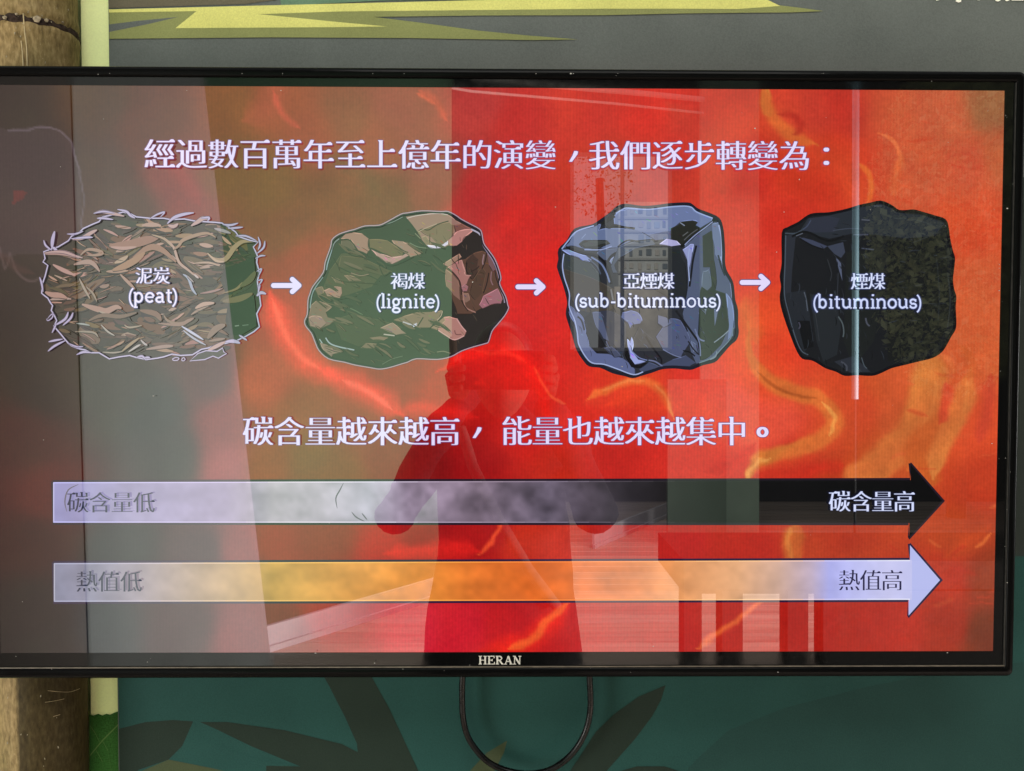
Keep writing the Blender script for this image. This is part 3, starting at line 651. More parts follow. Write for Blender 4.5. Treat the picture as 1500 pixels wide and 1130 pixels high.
# --- lignite
A = Art()
LIG = [(459,420),(474,400),(477,385),(485,362),(487,352),(497,344),(512,339),(520,337),(535,332),(555,331),(567,326),(587,315),(597,313),(618,310),(645,311),(656,311),(668,317),(675,322),(688,329),(701,336),(705,342),(708,357),(715,367),(724,380),(730,395),(733,408),(731,415),(735,425),(740,435),(743,447),(744,452),(738,463),(728,475),(720,485),(715,500),(710,503),(692,508),(675,514),(660,522),(640,526),(610,525),(597,530),(590,532),(570,538),(556,540),(543,538),(520,534),(505,530),(482,525),(468,513),(462,500),(457,488),(449,478),(447,470),(451,460),(452,440),(455,430)]
A.line(LIG, 3.0, (196,160,170), 3, closed=True)
A.poly(LIG, (40,35,32), 3)
for pts, c in [
 ([(470,430),(482,398),(500,372),(520,372),(545,385),(560,402),(545,420),(510,432),(480,440)], (66,56,42)),
 ([(500,375),(530,378),(560,392),(575,398),(560,404),(520,392),(496,392)], (74,60,46)),
 ([(488,470),(520,460),(560,470),(590,480),(560,500),(525,508),(500,498)], (58,50,40)),
 ([(500,352),(512,352),(522,364),(516,368),(500,360)], (92,74,64)),
 ([(593,318),(626,313),(654,314),(667,323),(688,335),(693,337),(690,341),(683,346),(677,353),(665,361),(656,360),(650,363),(637,363),(625,360),(618,352),(611,340)], (146,110,100)),
 ([(615,338),(641,329),(658,326),(665,330),(664,342),(658,350),(650,358),(641,358),(631,347)], (116,92,74)),
 ([(665,330),(676,328),(690,335),(676,339),(668,342)], (120,78,70)),
 ([(665,345),(671,339),(690,336),(692,338),(682,346),(677,354),(669,360),(659,360),(656,353)], (174,122,116)),
 ([(625,359),(637,360),(648,359),(656,353),(655,359),(648,363),(637,364),(628,362)], (206,196,218)),
 ([(618,348),(624,346),(628,352),(634,358),(624,359)], (130,108,88)),
 ([(499,350),(506,343),(517,341),(531,343),(540,350),(539,360),(542,366),(537,372),(525,367),(519,358),(514,351)], (150,112,100)),
 ([(541,351),(568,353),(591,369),(589,377),(577,378),(557,369),(542,363)], (102,82,62)),
 ([(544,366),(557,372),(573,377),(589,375),(597,370),(598,375),(587,381),(574,387),(566,385),(552,375)], (168,128,124)),
 ([(574,352),(590,354),(598,357),(603,363),(616,369),(617,372),(601,377),(592,370),(580,360)], (146,112,100)),
 ([(474,426),(483,422),(500,421),(501,430),(498,437),(488,435),(479,434)], (150,112,102)),
 ([(461,424),(472,420),(474,430),(466,434)], (110,88,74)),
 ([(452,466),(456,447),(463,441),(472,443),(486,450),(477,457),(480,465),(494,469),(483,476),(468,483),(454,478)], (116,92,80)),
 ([(452,466),(463,463),(472,466),(478,474),(468,482),(455,478)], (140,108,100)),
 ([(469,502),(478,505),(488,512),(502,516),(488,519),(486,523),(475,514)], (132,106,96)),
 ([(557,481),(575,473),(587,483),(595,489),(580,491)], (138,110,98)),
 ([(541,495),(557,493),(569,495),(562,499),(547,498)], (122,96,82)),
 ([(528,510),(536,503),(552,504),(548,511)], (112,90,76)),
 ([(504,404),(520,406),(530,412),(512,412)], (112,88,74)), ([(484,404),(498,410),(508,418),(492,414)], (100,80,66)),
 ([(576,469),(590,464),(612,458),(633,457),(648,455),(641,469),(632,480),(613,480),(605,475),(590,472)], (122,98,82)),
 ([(631,481),(650,465),(659,464),(669,467),(675,478),(683,486),(680,493),(666,498),(654,491),(642,483)], (168,118,110)),
 ([(631,481),(650,465),(652,470),(644,478),(640,484)], (140,110,92)),
 ([(654,392),(669,382),(682,380),(697,370),(707,368),(716,375),(724,391),(730,405),(733,420),(738,437),(722,447),(705,452),(690,460),(670,460),(663,440),(655,415)], (88,62,50)),
 ([(683,382),(693,372),(701,380),(700,398),(692,410),(684,400)], (66,48,40)),
 ([(694,410),(706,392),(712,400),(706,430),(696,440),(688,430)], (78,58,46)),
 ([(656,393),(663,386),(676,381),(681,398),(681,402),(689,404),(684,416),(674,421),(673,412),(665,402)], (160,110,104)),
 ([(653,395),(663,402),(671,411),(673,420),(674,440),(664,432),(654,420)], (130,96,84)),
 ([(649,387),(673,372),(676,377),(656,391)], (150,116,100)),
 ([(674,421),(681,416),(686,420),(684,427),(678,428)], (152,104,108)),
 ([(679,430),(686,430),(688,440),(682,444),(678,440)], (128,98,86)),
 ([(702,447),(708,434),(729,423),(736,439),(734,445),(720,446),(707,452)], (152,102,110)),
 ([(714,372),(722,382),(726,396),(722,398),(716,388)], (112,80,84)),
 ]:
    A.poly(pts, c); facet_edge(A, pts, c)
for pts, w, c in [([(593,318),(603,330),(611,341)],2.2,(30,28,28)),([(611,341),(618,336),(628,337),(641,329),(657,324)],1.5,(44,36,30)),([(596,320),(612,316),(640,313),(656,315)],1.2,(190,176,170)),([(612,340),(625,334),(640,328)],1.0,(172,150,130)),([(499,352),(510,351),(518,358),(525,368),(538,374)],1.7,(30,28,26)),([(550,376),(566,387),(576,389),(592,383),(606,376)],1.7,(28,26,26)),([(568,352),(580,360),(592,368),(598,370)],1.5,(40,34,30)),([(560,389),(548,378),(530,374)],1.2,(46,40,34)),
   ([(555,388),(562,404),(572,398)],1.4,(36,34,28)),([(497,392),(520,402),(540,404),(556,412)],1.4,(36,34,28)),([(484,404),(500,412),(520,414),(552,416)],1.2,(40,36,30)),([(487,378),(494,388),(497,396)],1.2,(44,40,34)),([(474,434),(484,440),(500,438),(522,434)],1.6,(34,30,26)),([(466,434),(478,444),(494,447)],1.3,(96,78,64)),([(514,400),(528,404),(540,402)],1.2,(130,106,92)),
   ([(477,495),(483,503),(495,508),(519,513)],1.9,(150,162,168)),([(562,490),(578,492)],1.8,(170,160,150)),([(590,472),(604,476),(611,474)],2.2,(176,170,176)),([(605,478),(610,476)],3.0,(196,196,216)),([(620,465),(612,478)],1.6,(34,30,26)),([(649,456),(642,468),(632,479),(628,482)],1.7,(34,30,26)),([(648,456),(646,463),(640,470)],1.2,(176,150,134)),([(669,467),(676,478),(683,486)],1.6,(196,150,146)),([(642,484),(654,492),(666,498),(680,492)],1.6,(198,152,146)),([(666,484),(668,490),(676,490)],1.4,(110,70,66)),
   ([(656,393),(666,402),(674,414),(676,432)],1.8,(52,38,34)),([(676,381),(681,396),(682,403),(690,404)],1.4,(180,132,124)),([(684,385),(683,396),(686,402)],1.6,(36,28,26)),([(678,428),(680,444),(684,452),(697,458)],1.7,(156,116,104)),([(676,440),(680,448),(686,456)],1.6,(38,30,26)),([(709,373),(707,384),(708,388)],2.0,(140,112,116)),([(713,368),(711,382),(706,394)],1.6,(40,30,30)),([(720,398),(719,410),(722,418)],1.8,(128,96,100)),([(716,400),(713,416),(708,430)],1.6,(40,30,28)),([(725,396),(727,408),(730,416)],1.6,(46,34,34)),([(690,398),(698,394),(702,390)],1.3,(44,32,28)),
   ([(706,345),(707,358),(714,370),(722,382),(728,396),(731,408)],1.6,(140,126,150)),([(733,424),(738,436),(739,444)],1.6,(150,140,160)),([(486,366),(480,386),(478,396)],1.7,(140,160,164)),([(473,406),(463,420),(457,432),(454,452)],1.6,(126,146,146)),([(497,350),(490,356),(486,366)],1.6,(120,130,130)),([(596,531),(610,526),(600,528)],1.4,(130,140,130)),([(468,497),(472,503)],1.6,(150,165,165)),([(590,318),(574,326),(560,330)],1.4,(110,124,116)),([(560,534),(575,526),(590,522)],1.2,(84,88,74)),([(600,356),(612,362),(626,364)],1.3,(104,110,92)),([(608,342),(616,350)],1.2,(120,116,96)),
   ([(640,516),(650,515),(660,518)],1.4,(110,100,84)),([(513,452),(522,456),(532,462)],1.6,(84,92,74)),([(690,336),(700,341),(704,345)],2.2,(170,166,186))]:
    A.line(pts, w, c, 4)
for k in range(120):
    x = random.uniform(455, 738); y = random.uniform(330, 530)
    if in_poly(x, y, LIG) and in_poly(x+9, y+6, LIG) and in_poly(x-6, y-6, LIG):
        L = random.uniform(5, 16); a = random.uniform(0.2, 0.7) if x < 620 else random.uniform(0.9, 1.9)
        A.line([(x, y), (x+L*0.5*math.cos(a), y+L*0.5*math.sin(a)+random.uniform(-1, 1)), (x+L*math.cos(a), y+L*math.sin(a))][:3] if in_poly(x+L*math.cos(a), y+L*math.sin(a), LIG) else [(x, y), (x+3, y+2)], random.uniform(0.6, 1.4), random.choice([(34,30,26),(58,48,40),(84,68,56),(70,60,48)]), 3, True)
for k in range(90):
    x = random.uniform(452, 640); y = random.uniform(352, 530); a = random.uniform(0.25, 0.75); L = random.uniform(10, 30)
    e = (x+L*math.cos(a), y+L*math.sin(a))
    if in_poly(x-5, y-5, LIG) and in_poly(e[0]+5, e[1]+5, LIG) and not (545 < x < 650 and 398 < y < 460) and not (545 < e[0] < 650 and 398 < e[1] < 460):
        w = random.uniform(0.8, 4.5); c = random.choice([(84,66,54),(70,56,46),(98,78,66),(58,48,40)])
        A.line([(x, y+w*0.6), ((x+e[0])/2, (y+e[1])/2+w*0.6+random.uniform(-2, 2)), (e[0], e[1]+w*0.6)], 1.1, (30,27,25), 3, True)
        A.line([(x, y), ((x+e[0])/2, (y+e[1])/2+random.uniform(-2, 2)), e], w, c, 3, True)
A.line(LIG, 4.2, (30,30,38), 3, closed=True)
A.line([(x+(595-x)*-0.006, y+(425-y)*-0.008) for x, y in LIG], 1.5, (178,146,160), 3, closed=True)
A.build('lignite_picture')

# --- sub-bituminous coal
A = Art()
SUB = [(820,366),(832,354),(843,337),(868,331),(881,323),(895,313),(905,304),(917,301),(940,304),(960,303),(982,300),(1007,299),(1014,302),(1022,308),(1038,314),(1052,321),(1057,333),(1059,350),(1060,370),(1060,385),(1063,398),(1070,410),(1073,420),(1075,440),(1079,455),(1079,475),(1080,487),(1077,497),(1068,505),(1055,520),(1046,529),(1030,533),(1020,537),(1010,540),(990,538),(970,539),(955,544),(938,549),(927,552),(915,549),(898,545),(880,537),(864,535),(856,527),(848,515),(844,505),(840,490),(835,475),(831,460),(833,445),(831,432),(826,415),(820,398),(818,390),(820,380)]
A.line(SUB, 3, (150,64,70), 3, closed=True)
A.poly(SUB, (42,45,52), 3)
for pts, c in [
 ([(824,364),(832,352),(845,339),(870,331),(880,329),(876,338),(889,335),(915,335),(950,337),(957,350),(925,353),(905,363),(880,364),(862,366),(846,362),(836,360)], (96,110,146)),
 ([(899,317),(908,309),(920,306),(950,307),(985,303),(1011,304),(1020,311),(1043,320),(1040,326),(1023,336),(1015,331),(1022,325),(1015,323),(997,325),(984,336),(983,350),(970,350),(960,352),(940,340),(920,334),(900,329)], (104,118,158)),
 ([(960,352),(983,350),(985,338),(970,340),(950,344)], (86,96,128)),
 ([(848,358),(856,352),(889,352),(894,357),(884,361),(870,365),(858,364)], (44,48,46)),
 ([(852,358),(862,354),(884,354),(888,357),(872,361),(858,362)], (60,66,66)),
 ([(983,335),(994,330),(996,326),(1014,324),(1022,326),(1019,330),(1026,334),(1019,342),(1002,359),(997,361),(991,354),(983,350)], (38,40,36)),
 ([(966,358),(977,350),(991,353),(997,359),(983,361)], (166,164,210)),
 ([(930,366),(950,361),(966,362),(980,364),(996,366),(1003,385),(1006,420),(1004,450),(985,440),(960,425),(930,410),(915,390)], (36,40,44)),
 ([(823,366),(832,366),(848,372),(859,375),(867,381),(864,384),(854,382),(849,378),(836,374)], (126,140,188)),
 ([(825,372),(848,381),(866,387),(878,402),(882,420),(875,436),(850,432),(834,426),(828,400)], (52,60,62)),
 ([(826,394),(850,402),(880,414),(900,425),(905,450),(880,462),(850,455),(838,440),(832,420)], (62,58,54)),
 ([(874,371),(884,365),(905,364),(902,371),(890,382),(883,380)], (82,92,116)),
 ([(893,384),(900,376),(904,373),(901,384),(896,388)], (116,128,160)),
 ([(905,364),(930,354),(955,352),(960,358),(930,364),(910,376),(900,388),(905,400),(898,400),(895,390)], (68,78,96)),
 ([(1003,361),(1012,352),(1025,340),(1047,325),(1056,335),(1058,385),(1071,412),(1075,440),(1077,480),(1066,502),(1046,525),(1020,533),(1012,515),(1005,490),(1000,460),(1008,420),(1010,400)], (80,90,116)),
 ([(1029,346),(1042,338),(1045,352),(1046,380),(1050,410),(1048,425),(1042,410),(1040,392),(1030,392)], (52,58,56)),
 ([(1043,328),(1052,326),(1057,340),(1058,385),(1052,380),(1047,372),(1044,350)], (104,118,150)),
 ([(1026,425),(1040,400),(1048,425),(1062,430),(1068,480),(1056,506),(1040,522),(1026,528),(1022,500),(1024,460)], (44,52,48)),
 ([(1030,398),(1038,395),(1042,420),(1036,426),(1028,420)], (88,100,118)),
 ([(1046,453),(1052,454),(1047,478)], (100,112,140)), ([(1032,454),(1035,454),(1033,461)], (96,108,126)),
 ([(1064,430),(1071,440),(1075,470),(1074,492),(1066,500),(1068,476),(1066,452)], (110,126,164)),
 ([(834,448),(843,456),(855,467),(858,478),(858,489),(863,507),(874,518),(892,519),(912,525),(924,534),(930,541),(930,549),(902,541),(884,534),(867,533),(857,524),(847,505),(845,489),(841,472),(834,460)], (92,102,142)),
 ([(867,457),(889,455),(909,463),(917,478),(917,500),(912,523),(897,514),(884,494),(874,479)], (52,56,70)),
 ([(868,458),(874,480),(884,496),(892,500),(886,478),(880,458)], (80,88,116)),
 ([(855,466),(865,457),(871,476),(879,494),(892,517),(877,518),(867,509),(861,497)], (32,32,36)),
 ([(884,510),(896,508),(910,522),(900,524)], (70,76,100)),
 ([(912,458),(924,455),(934,458),(941,470),(938,474),(926,476),(923,481),(920,473),(910,465)], (98,108,150)),
 ([(936,480),(960,500),(968,525),(950,530),(930,520),(926,500)], (44,46,54)),
 ([(917,500),(915,520),(925,538),(938,539),(950,532),(936,532),(924,522)], (22,22,26)),
 ([(919,497),(923,502),(925,494),(928,504),(926,514),(935,527),(946,530),(930,534),(923,524),(920,509)], (152,164,218)),
 ([(961,494),(982,467),(997,470),(1004,482),(1012,499),(1004,512),(998,523),(986,519),(971,512)], (78,86,116)),
 ([(964,462),(978,466),(984,474),(972,480),(964,474)], (92,100,130)),
 ([(936,541),(950,531),(965,537),(985,527),(1005,521),(1020,532),(1010,537),(970,537),(940,546)], (66,74,100)),
 ([(1000,366),(1009,360),(1016,358),(1014,370),(1010,393),(1007,382)], (142,150,198)),
 ([(1012,500),(1020,505),(1024,520),(1016,516)], (90,100,126)),
 ]:
    A.poly(pts, c); facet_edge(A, pts, c)
for pts, w, c in [([(829,362),(840,366),(855,371),(872,374),(885,384),(892,400),(896,416)],3.2,(24,26,30)),([(866,377),(880,386),(888,399),(893,414)],2.4,(108,124,164)),([(862,380),(874,390),(880,402)],2,(70,80,98)),([(884,324),(892,334),(900,330),(914,333),(930,335)],3.0,(30,32,34)),([(881,328),(890,322),(900,316)],6,(34,36,36)),([(905,362),(912,356),(922,352),(938,355)],2.0,(36,40,48)),([(888,386),(894,376),(902,370)],2,(34,36,42)),
   ([(997,362),(1010,352),(1025,339),(1040,328),(1050,320)],4.2,(26,30,28)),([(1003,359),(1018,345),(1034,333),(1044,325)],1.5,(138,150,190)),([(1002,352),(1012,343),(1022,336)],1.4,(84,88,92)),([(1000,346),(1008,340)],1.4,(92,96,98)),([(1020,360),(1015,382),(1012,406),(1010,420)],3,(28,30,36)),([(1010,364),(1008,380),(1009,400),(1010,412)],1.6,(150,164,206)),([(1053,330),(1057,348),(1058,378)],2.4,(152,168,208)),([(1056,376),(1062,396),(1070,412),(1073,436)],2.6,(150,166,206)),([(1052,374),(1057,392),(1062,404)],2.2,(40,48,54)),
   ([(1046,502),(1058,493),(1068,484)],1.6,(124,138,150)),([(1074,480),(1070,496),(1056,512),(1044,524),(1024,532)],1.6,(104,124,136)),([(1050,515),(1048,523),(1040,527)],1.5,(120,136,150)),([(946,493),(958,512),(968,525),(969,533)],2.6,(24,24,30)),([(990,455),(1004,474),(1014,488),(1024,502),(1028,512)],3,(30,32,36)),([(996,466),(1003,476),(1007,486)],2,(28,30,36)),([(1018,482),(1024,496),(1032,500)],2.2,(104,116,150)),([(1020,490),(1025,504),(1026,522)],1.8,(110,122,156)),([(1008,500),(1016,512),(1024,520)],2,(36,38,44)),([(971,512),(986,520),(998,524)],1.6,(108,118,152)),([(1000,514),(1010,516),(1018,522)],2,(24,26,30)),
   ([(846,464),(852,470),(856,484)],2.4,(30,30,38)),([(843,456),(850,464),(856,470)],1.2,(112,120,158)),([(888,500),(894,514)],1.4,(86,94,126)),([(880,512),(890,508),(900,524)],1.2,(40,42,50)),([(913,454),(918,452)],1.6,(112,116,130)),([(926,515),(936,524),(948,528)],1.4,(110,122,168)),([(950,528),(960,530),(972,538)],2,(104,112,146)),([(895,424),(898,440)],2.6,(110,112,116)),([(996,326),(1003,331)],1.6,(120,130,150)),([(858,343),(852,350)],1.2,(126,142,180)),([(856,366),(880,366),(896,361)],1.6,(140,154,196))]:
    A.line(pts, w, c, 4)
for k in range(60):
    x = random.uniform(835, 1060); y = random.uniform(440, 535)
    if in_poly(x, y, SUB) and in_poly(x+10, y+10, SUB):
        L = random.uniform(4, 12); a = random.uniform(0.7, 1.5)
        A.line([(x, y), (x+L*math.cos(a)*0.5+1, y+L*math.sin(a)*0.5), (x+L*math.cos(a), y+L*math.sin(a))], random.uniform(0.6, 1.3), random.choice([(32,34,38),(66,72,90),(84,92,118),(50,54,64)]), 3, True)
A.line(SUB, 4.6, (28,30,42), 3, closed=True)
A.line([(826,372),(824,390),(827,408),(834,430),(834,450),(842,470),(846,490),(848,505),(858,523),(868,532),(885,534),(905,541),(928,549),(942,545)], 1.7, (158,172,214), 5)
A.line([(823,365),(833,352),(845,339),(870,331)], 1.8, (150,166,212), 5); A.line([(902,313),(912,307),(920,305),(950,307),(985,303),(1010,303),(1021,311),(1044,320)], 1.8, (150,168,212), 5)
A.build('sub_bituminous_coal_picture')

# --- bituminous coal
A = Art()
BIT = [(1147,342),(1154,335),(1170,327),(1184,317),(1195,314),(1215,313),(1240,308),(1260,302),(1275,299),(1290,296),(1305,302),(1315,309),(1325,310),(1338,309),(1350,312),(1370,318),(1384,323),(1388,335),(1390,350),(1394,368),(1397,378),(1396,392),(1394,410),(1396,425),(1399,435),(1398,450),(1399,470),(1398,482),(1392,492),(1385,505),(1378,515),(1365,523),(1345,528),(1325,533),(1305,538),(1290,545),(1277,549),(1255,548),(1238,549),(1225,543),(1210,538),(1197,530),(1188,526),(1176,524),(1168,512),(1160,492),(1152,470),(1146,450),(1144,435),(1146,420),(1144,405),(1147,385)]
A.line(BIT, 2.6, (206,120,84), 3, closed=True)
A.poly(BIT, (27,29,32), 3)
for pts, c in [
 ([(1184,320),(1215,316),(1260,304),(1290,299),(1325,313),(1350,315),(1384,327),(1370,345),(1330,350),(1290,345),(1250,342),(1215,350),(1195,345),(1172,338)], (40,45,52)),
 ([(1186,320),(1215,317),(1230,320),(1222,340),(1195,341),(1176,338)], (46,50,62)),
 ([(1150,346),(1166,342),(1160,400),(1158,440),(1150,430)], (42,46,54)),
 ([(1170,347),(1190,352),(1212,361),(1206,365),(1185,358)], (60,66,86)),
 ([(1212,361),(1235,355),(1238,370),(1232,378),(1222,372)], (58,64,80)),
 ([(1224,376),(1232,386),(1234,412),(1229,396)], (82,90,112)),
 ([(1150,430),(1180,425),(1186,460),(1192,500),(1178,516),(1164,490)], (36,40,46)),
 ([(1186,430),(1225,440),(1232,480),(1226,520),(1206,530),(1196,500)], (36,40,44)),
 ([(1168,470),(1186,470),(1192,508),(1178,512)], (20,22,24)),
 ([(1240,370),(1290,366),(1296,420),(1280,500),(1250,540),(1236,500)], (30,33,33)),
 ([(1300,352),(1384,345),(1390,420),(1392,470),(1370,512),(1300,530)], (26,28,28)),
 ([(1222,530),(1250,522),(1275,545),(1245,546)], (42,46,54)),
 ]:
    A.poly(pts, c)
for pts, w, c in [([(1151,345),(1150,385),(1149,430),(1156,462),(1165,494),(1174,514),(1184,520)],1.7,(70,80,92)),([(1170,340),(1182,332),(1188,322)],1.6,(64,72,92)),([(1150,342),(1166,342),(1176,336)],2,(62,72,82)),([(1160,347),(1176,340),(1190,343),(1208,352),(1222,352),(1236,346)],3.2,(20,22,24)),([(1172,350),(1190,360),(1208,366)],2,(20,22,24)),([(1166,346),(1176,342)],1.4,(86,92,104)),([(1178,428),(1181,440),(1183,456)],1.6,(78,86,98)),([(1228,464),(1234,474),(1236,486),(1235,494)],2,(76,86,90)),([(1170,472),(1172,478),(1170,482)],2,(66,66,80)),([(1268,466),(1270,474),(1274,478)],2.4,(72,76,88)),([(1232,530),(1240,536),(1240,544)],2.4,(66,70,80)),([(1262,524),(1266,536),(1270,540)],1.5,(70,80,88)),
   ([(1220,338),(1244,335),(1262,336)],1.5,(60,66,78)),([(1250,344),(1272,344)],2,(66,70,84)),([(1262,322),(1274,323)],1.8,(80,84,94)),([(1280,302),(1292,302)],2.2,(64,70,78)),([(1262,364),(1280,366)],1.8,(66,72,86)),([(1212,380),(1218,400),(1216,412)],1.4,(46,50,54)),([(1190,440),(1196,470),(1200,500)],1.4,(48,52,56)),([(1228,400),(1226,440)],1.6,(44,48,54)),([(1250,532),(1262,545)],1.2,(52,58,64)),([(1385,330),(1388,336)],1.6,(110,116,120)),([(1372,380),(1376,430),(1374,470)],1.4,(40,44,46)),([(1388,400),(1392,440),(1388,480)],1.6,(44,48,50)),([(1336,356),(1352,350),(1378,340)],1.6,(42,46,48)),([(1310,320),(1340,322),(1366,330)],1.4,(52,58,62))]:
    A.line(pts, w, c, 4)
for k in range(150):
    x = random.uniform(1155, 1385); y = random.uniform(320, 540)
    if in_poly(x, y, BIT) and in_poly(x+12, y+12, BIT) and in_poly(x+12, y-4, BIT):
        L = random.uniform(5, 15); a = random.uniform(0.9, 1.7) if y > 355 and x < 1300 else random.uniform(-0.3, 0.3)
        A.line([(x, y), (x+L*math.cos(a)*0.5+1, y+L*math.sin(a)*0.5), (x+L*math.cos(a), y+L*math.sin(a))], random.uniform(0.6, 1.6), random.choice([(20,22,24),(42,46,52),(48,54,62),(36,38,42)]), 3, True)
A.line(BIT, 4.0, (18,18,22), 3, closed=True)
A.build('bituminous_coal_picture')

# --- little arrows between the lumps
def small_arrow(x0, x1, y):
    A = Art()
    for grow, c in ((1.3, (92,62,112)), (0, (226,216,250))):
        r = 3.6+grow; h = 9.8+grow
        def cap(a, b, r):
            a = np.array(a, float); b = np.array(b, float); d = (b-a)/np.hypot(*(b-a)); an = math.atan2(d[1], d[0]); P = []
            for k in range(9): t = an+math.pi/2+math.pi*k/8; P.append(a+r*np.array([math.cos(t), math.sin(t)]))
            for k in range(9): t = an-math.pi/2+math.pi*k/8; P.append(b+r*np.array([math.cos(t), math.sin(t)]))
            A.poly(P, c)
        cap((x0+3.6, y), (x1-4.5, y), r); cap((x1-4.5, y), (x1-4.5-9.8, y-9.0), r); cap((x1-4.5, y), (x1-4.5-9.8, y+9.0), r)
    A.build('arrow_picture')
small_arrow(397, 442.5, 418.5); small_arrow(755, 800, 420.5); small_arrow(1083.5, 1129, 414)

# --- the two long arrows with their gradients
def long_arrow(name, x0, yt, yb, yt2, yb2, xs, tip, head_t, head_b, tip_y, stops, headcol, rim, edge, seed, mottle):
    A = Art()
    A.line([(x0-1, yt-1), (xs-1, yt2-1), (xs-1, head_t-2)], 4.4, edge, 0); A.line([(xs-1, head_t-2), (tip+2, tip_y), (xs-3, head_b+2), (xs-3, yb2+1), (x0-1, yb+1), (x0-1, yt-1)], 4.4, edge, 0)
    A.poly([(x0, yt), (xs, yt2), (xs, head_t), (tip, tip_y), (xs-2, head_b), (xs-2, yb2), (x0, yb)], headcol)
    root = A.build(name)
    h, w = 20, 420
    T = np.linspace(0, 1, w)[None].repeat(h, 0); S = np.linspace(0, 1, h)[:, None].repeat(w, 1)
    X = x0+T*(xs-x0+3); Yy = (yt+(yt2-yt)*T)*(1-S)+(yb+(yb2-yb)*T)*S
    P = np.array([[px(X[i, j], Yy[i, j], -0.00034) for j in range(w)] for i in range(h)])
    sx = [s[0] for s in stops]; colr = np.stack([np.interp(X, sx, [s[1][k] for s in stops]) for k in range(3)], -1)
    m = fbm(h, w, 30, 4, seed)-0.5; m2 = fbm(h, w, 90, 2, seed+5)-0.5
    amp = np.interp(X, [s[0] for s in mottle], [s[1] for s in mottle])
    colr = colr*(1+(amp*(m*1.6+m2*0.7)))[..., None]
    g = grid_mesh(name.replace('arrow', 'arrow_fill'), P[..., 0], P[..., 2], -0.00034, lin(np.clip(colr, 2, 255)), M_INK, None)
    g.parent = screen
    A2 = Art(); A2.base = 0.00045
    A2.line([(x0+0.6, yt+1), (x0+0.6, yb-1)], 1.6, rim, 0)
    def at(x): return np.array([np.interp(x, sx, [s[1][k] for s in stops]) for k in range(3)])
    for i in range(40):
        t0, t1 = i/40, (i+1)/40; xa, xb = x0+(xs-x0)*t0, x0+(xs-x0)*t1; c = np.minimum(at(xa)*1.18+14*(1-t0), 250)
        A2.line([(xa, yt+(yt2-yt)*t0+1), (xb, yt+(yt2-yt)*t1+1)], 1.6, tuple(c), 0); A2.line([(xa, yb+(yb2-yb)*t0-1), (xb, yb+(yb2-yb)*t1-1)], 1.6, tuple(c), 0); A2.k -= 2
    return A2
G1 = [(78,(150,148,196)),(110,(150,146,190)),(200,(158,150,184)),(330,(162,150,180)),(400,(180,170,182)),(470,(186,176,190)),(540,(176,170,186)),(600,(146,130,150)),(700,(126,110,126)),(800,(100,90,106)),(860,(74,66,76)),(920,(46,42,48)),(980,(26,24,26)),(1040,(14,14,15)),(1400,(11,11,12))]
A2 = long_arrow('carbon_arrow', 78, 706.5, 766, 703.5, 766.5, 1334, 1380, 681, 787, 734, G1, (11,11,12), (196,192,232), (34,24,36), 21, [(78,0.10),(380,0.16),(520,0.2),(600,0.36),(800,0.45),(900,0.3),(1000,0.0),(1400,0)])
for pts in ([(494,745),(492,730),(498,718),(503,708)], [(515,750),(522,758),(534,764)], [(530,752),(538,762)], [(98,750),(95,735),(100,718),(115,710)]):
    A2.line(pts, 2.0, (104,100,110), 4, True)
A2.build('carbon_arrow_detail')
G2 = [(78,(134,136,160)),(140,(138,136,156)),(200,(156,146,156)),(260,(168,148,136)),(330,(184,152,112)),(400,(196,150,76)),(470,(212,152,74)),(540,(222,150,72)),(620,(226,138,56)),(700,(226,118,48)),(780,(224,106,42)),(860,(222,114,50)),(930,(220,126,66)),(1000,(222,150,96)),(1080,(220,164,120)),(1140,(206,168,150)),(1190,(186,168,190)),(1215,(170,172,232)),(1260,(186,188,236)),(1300,(196,196,236)),(1334,(190,192,234)),(1400,(184,190,238))]
A2 = long_arrow('heat_arrow', 79, 825, 882, 820.5, 879, 1333, 1377, 799, 902, 850, G2, (180,186,236), (184,182,200), (40,26,58), 31, [(78,0.12),(300,0.16),(700,0.2),(1100,0.14),(1400,0.04)])
A2.build('heat_arrow_detail')

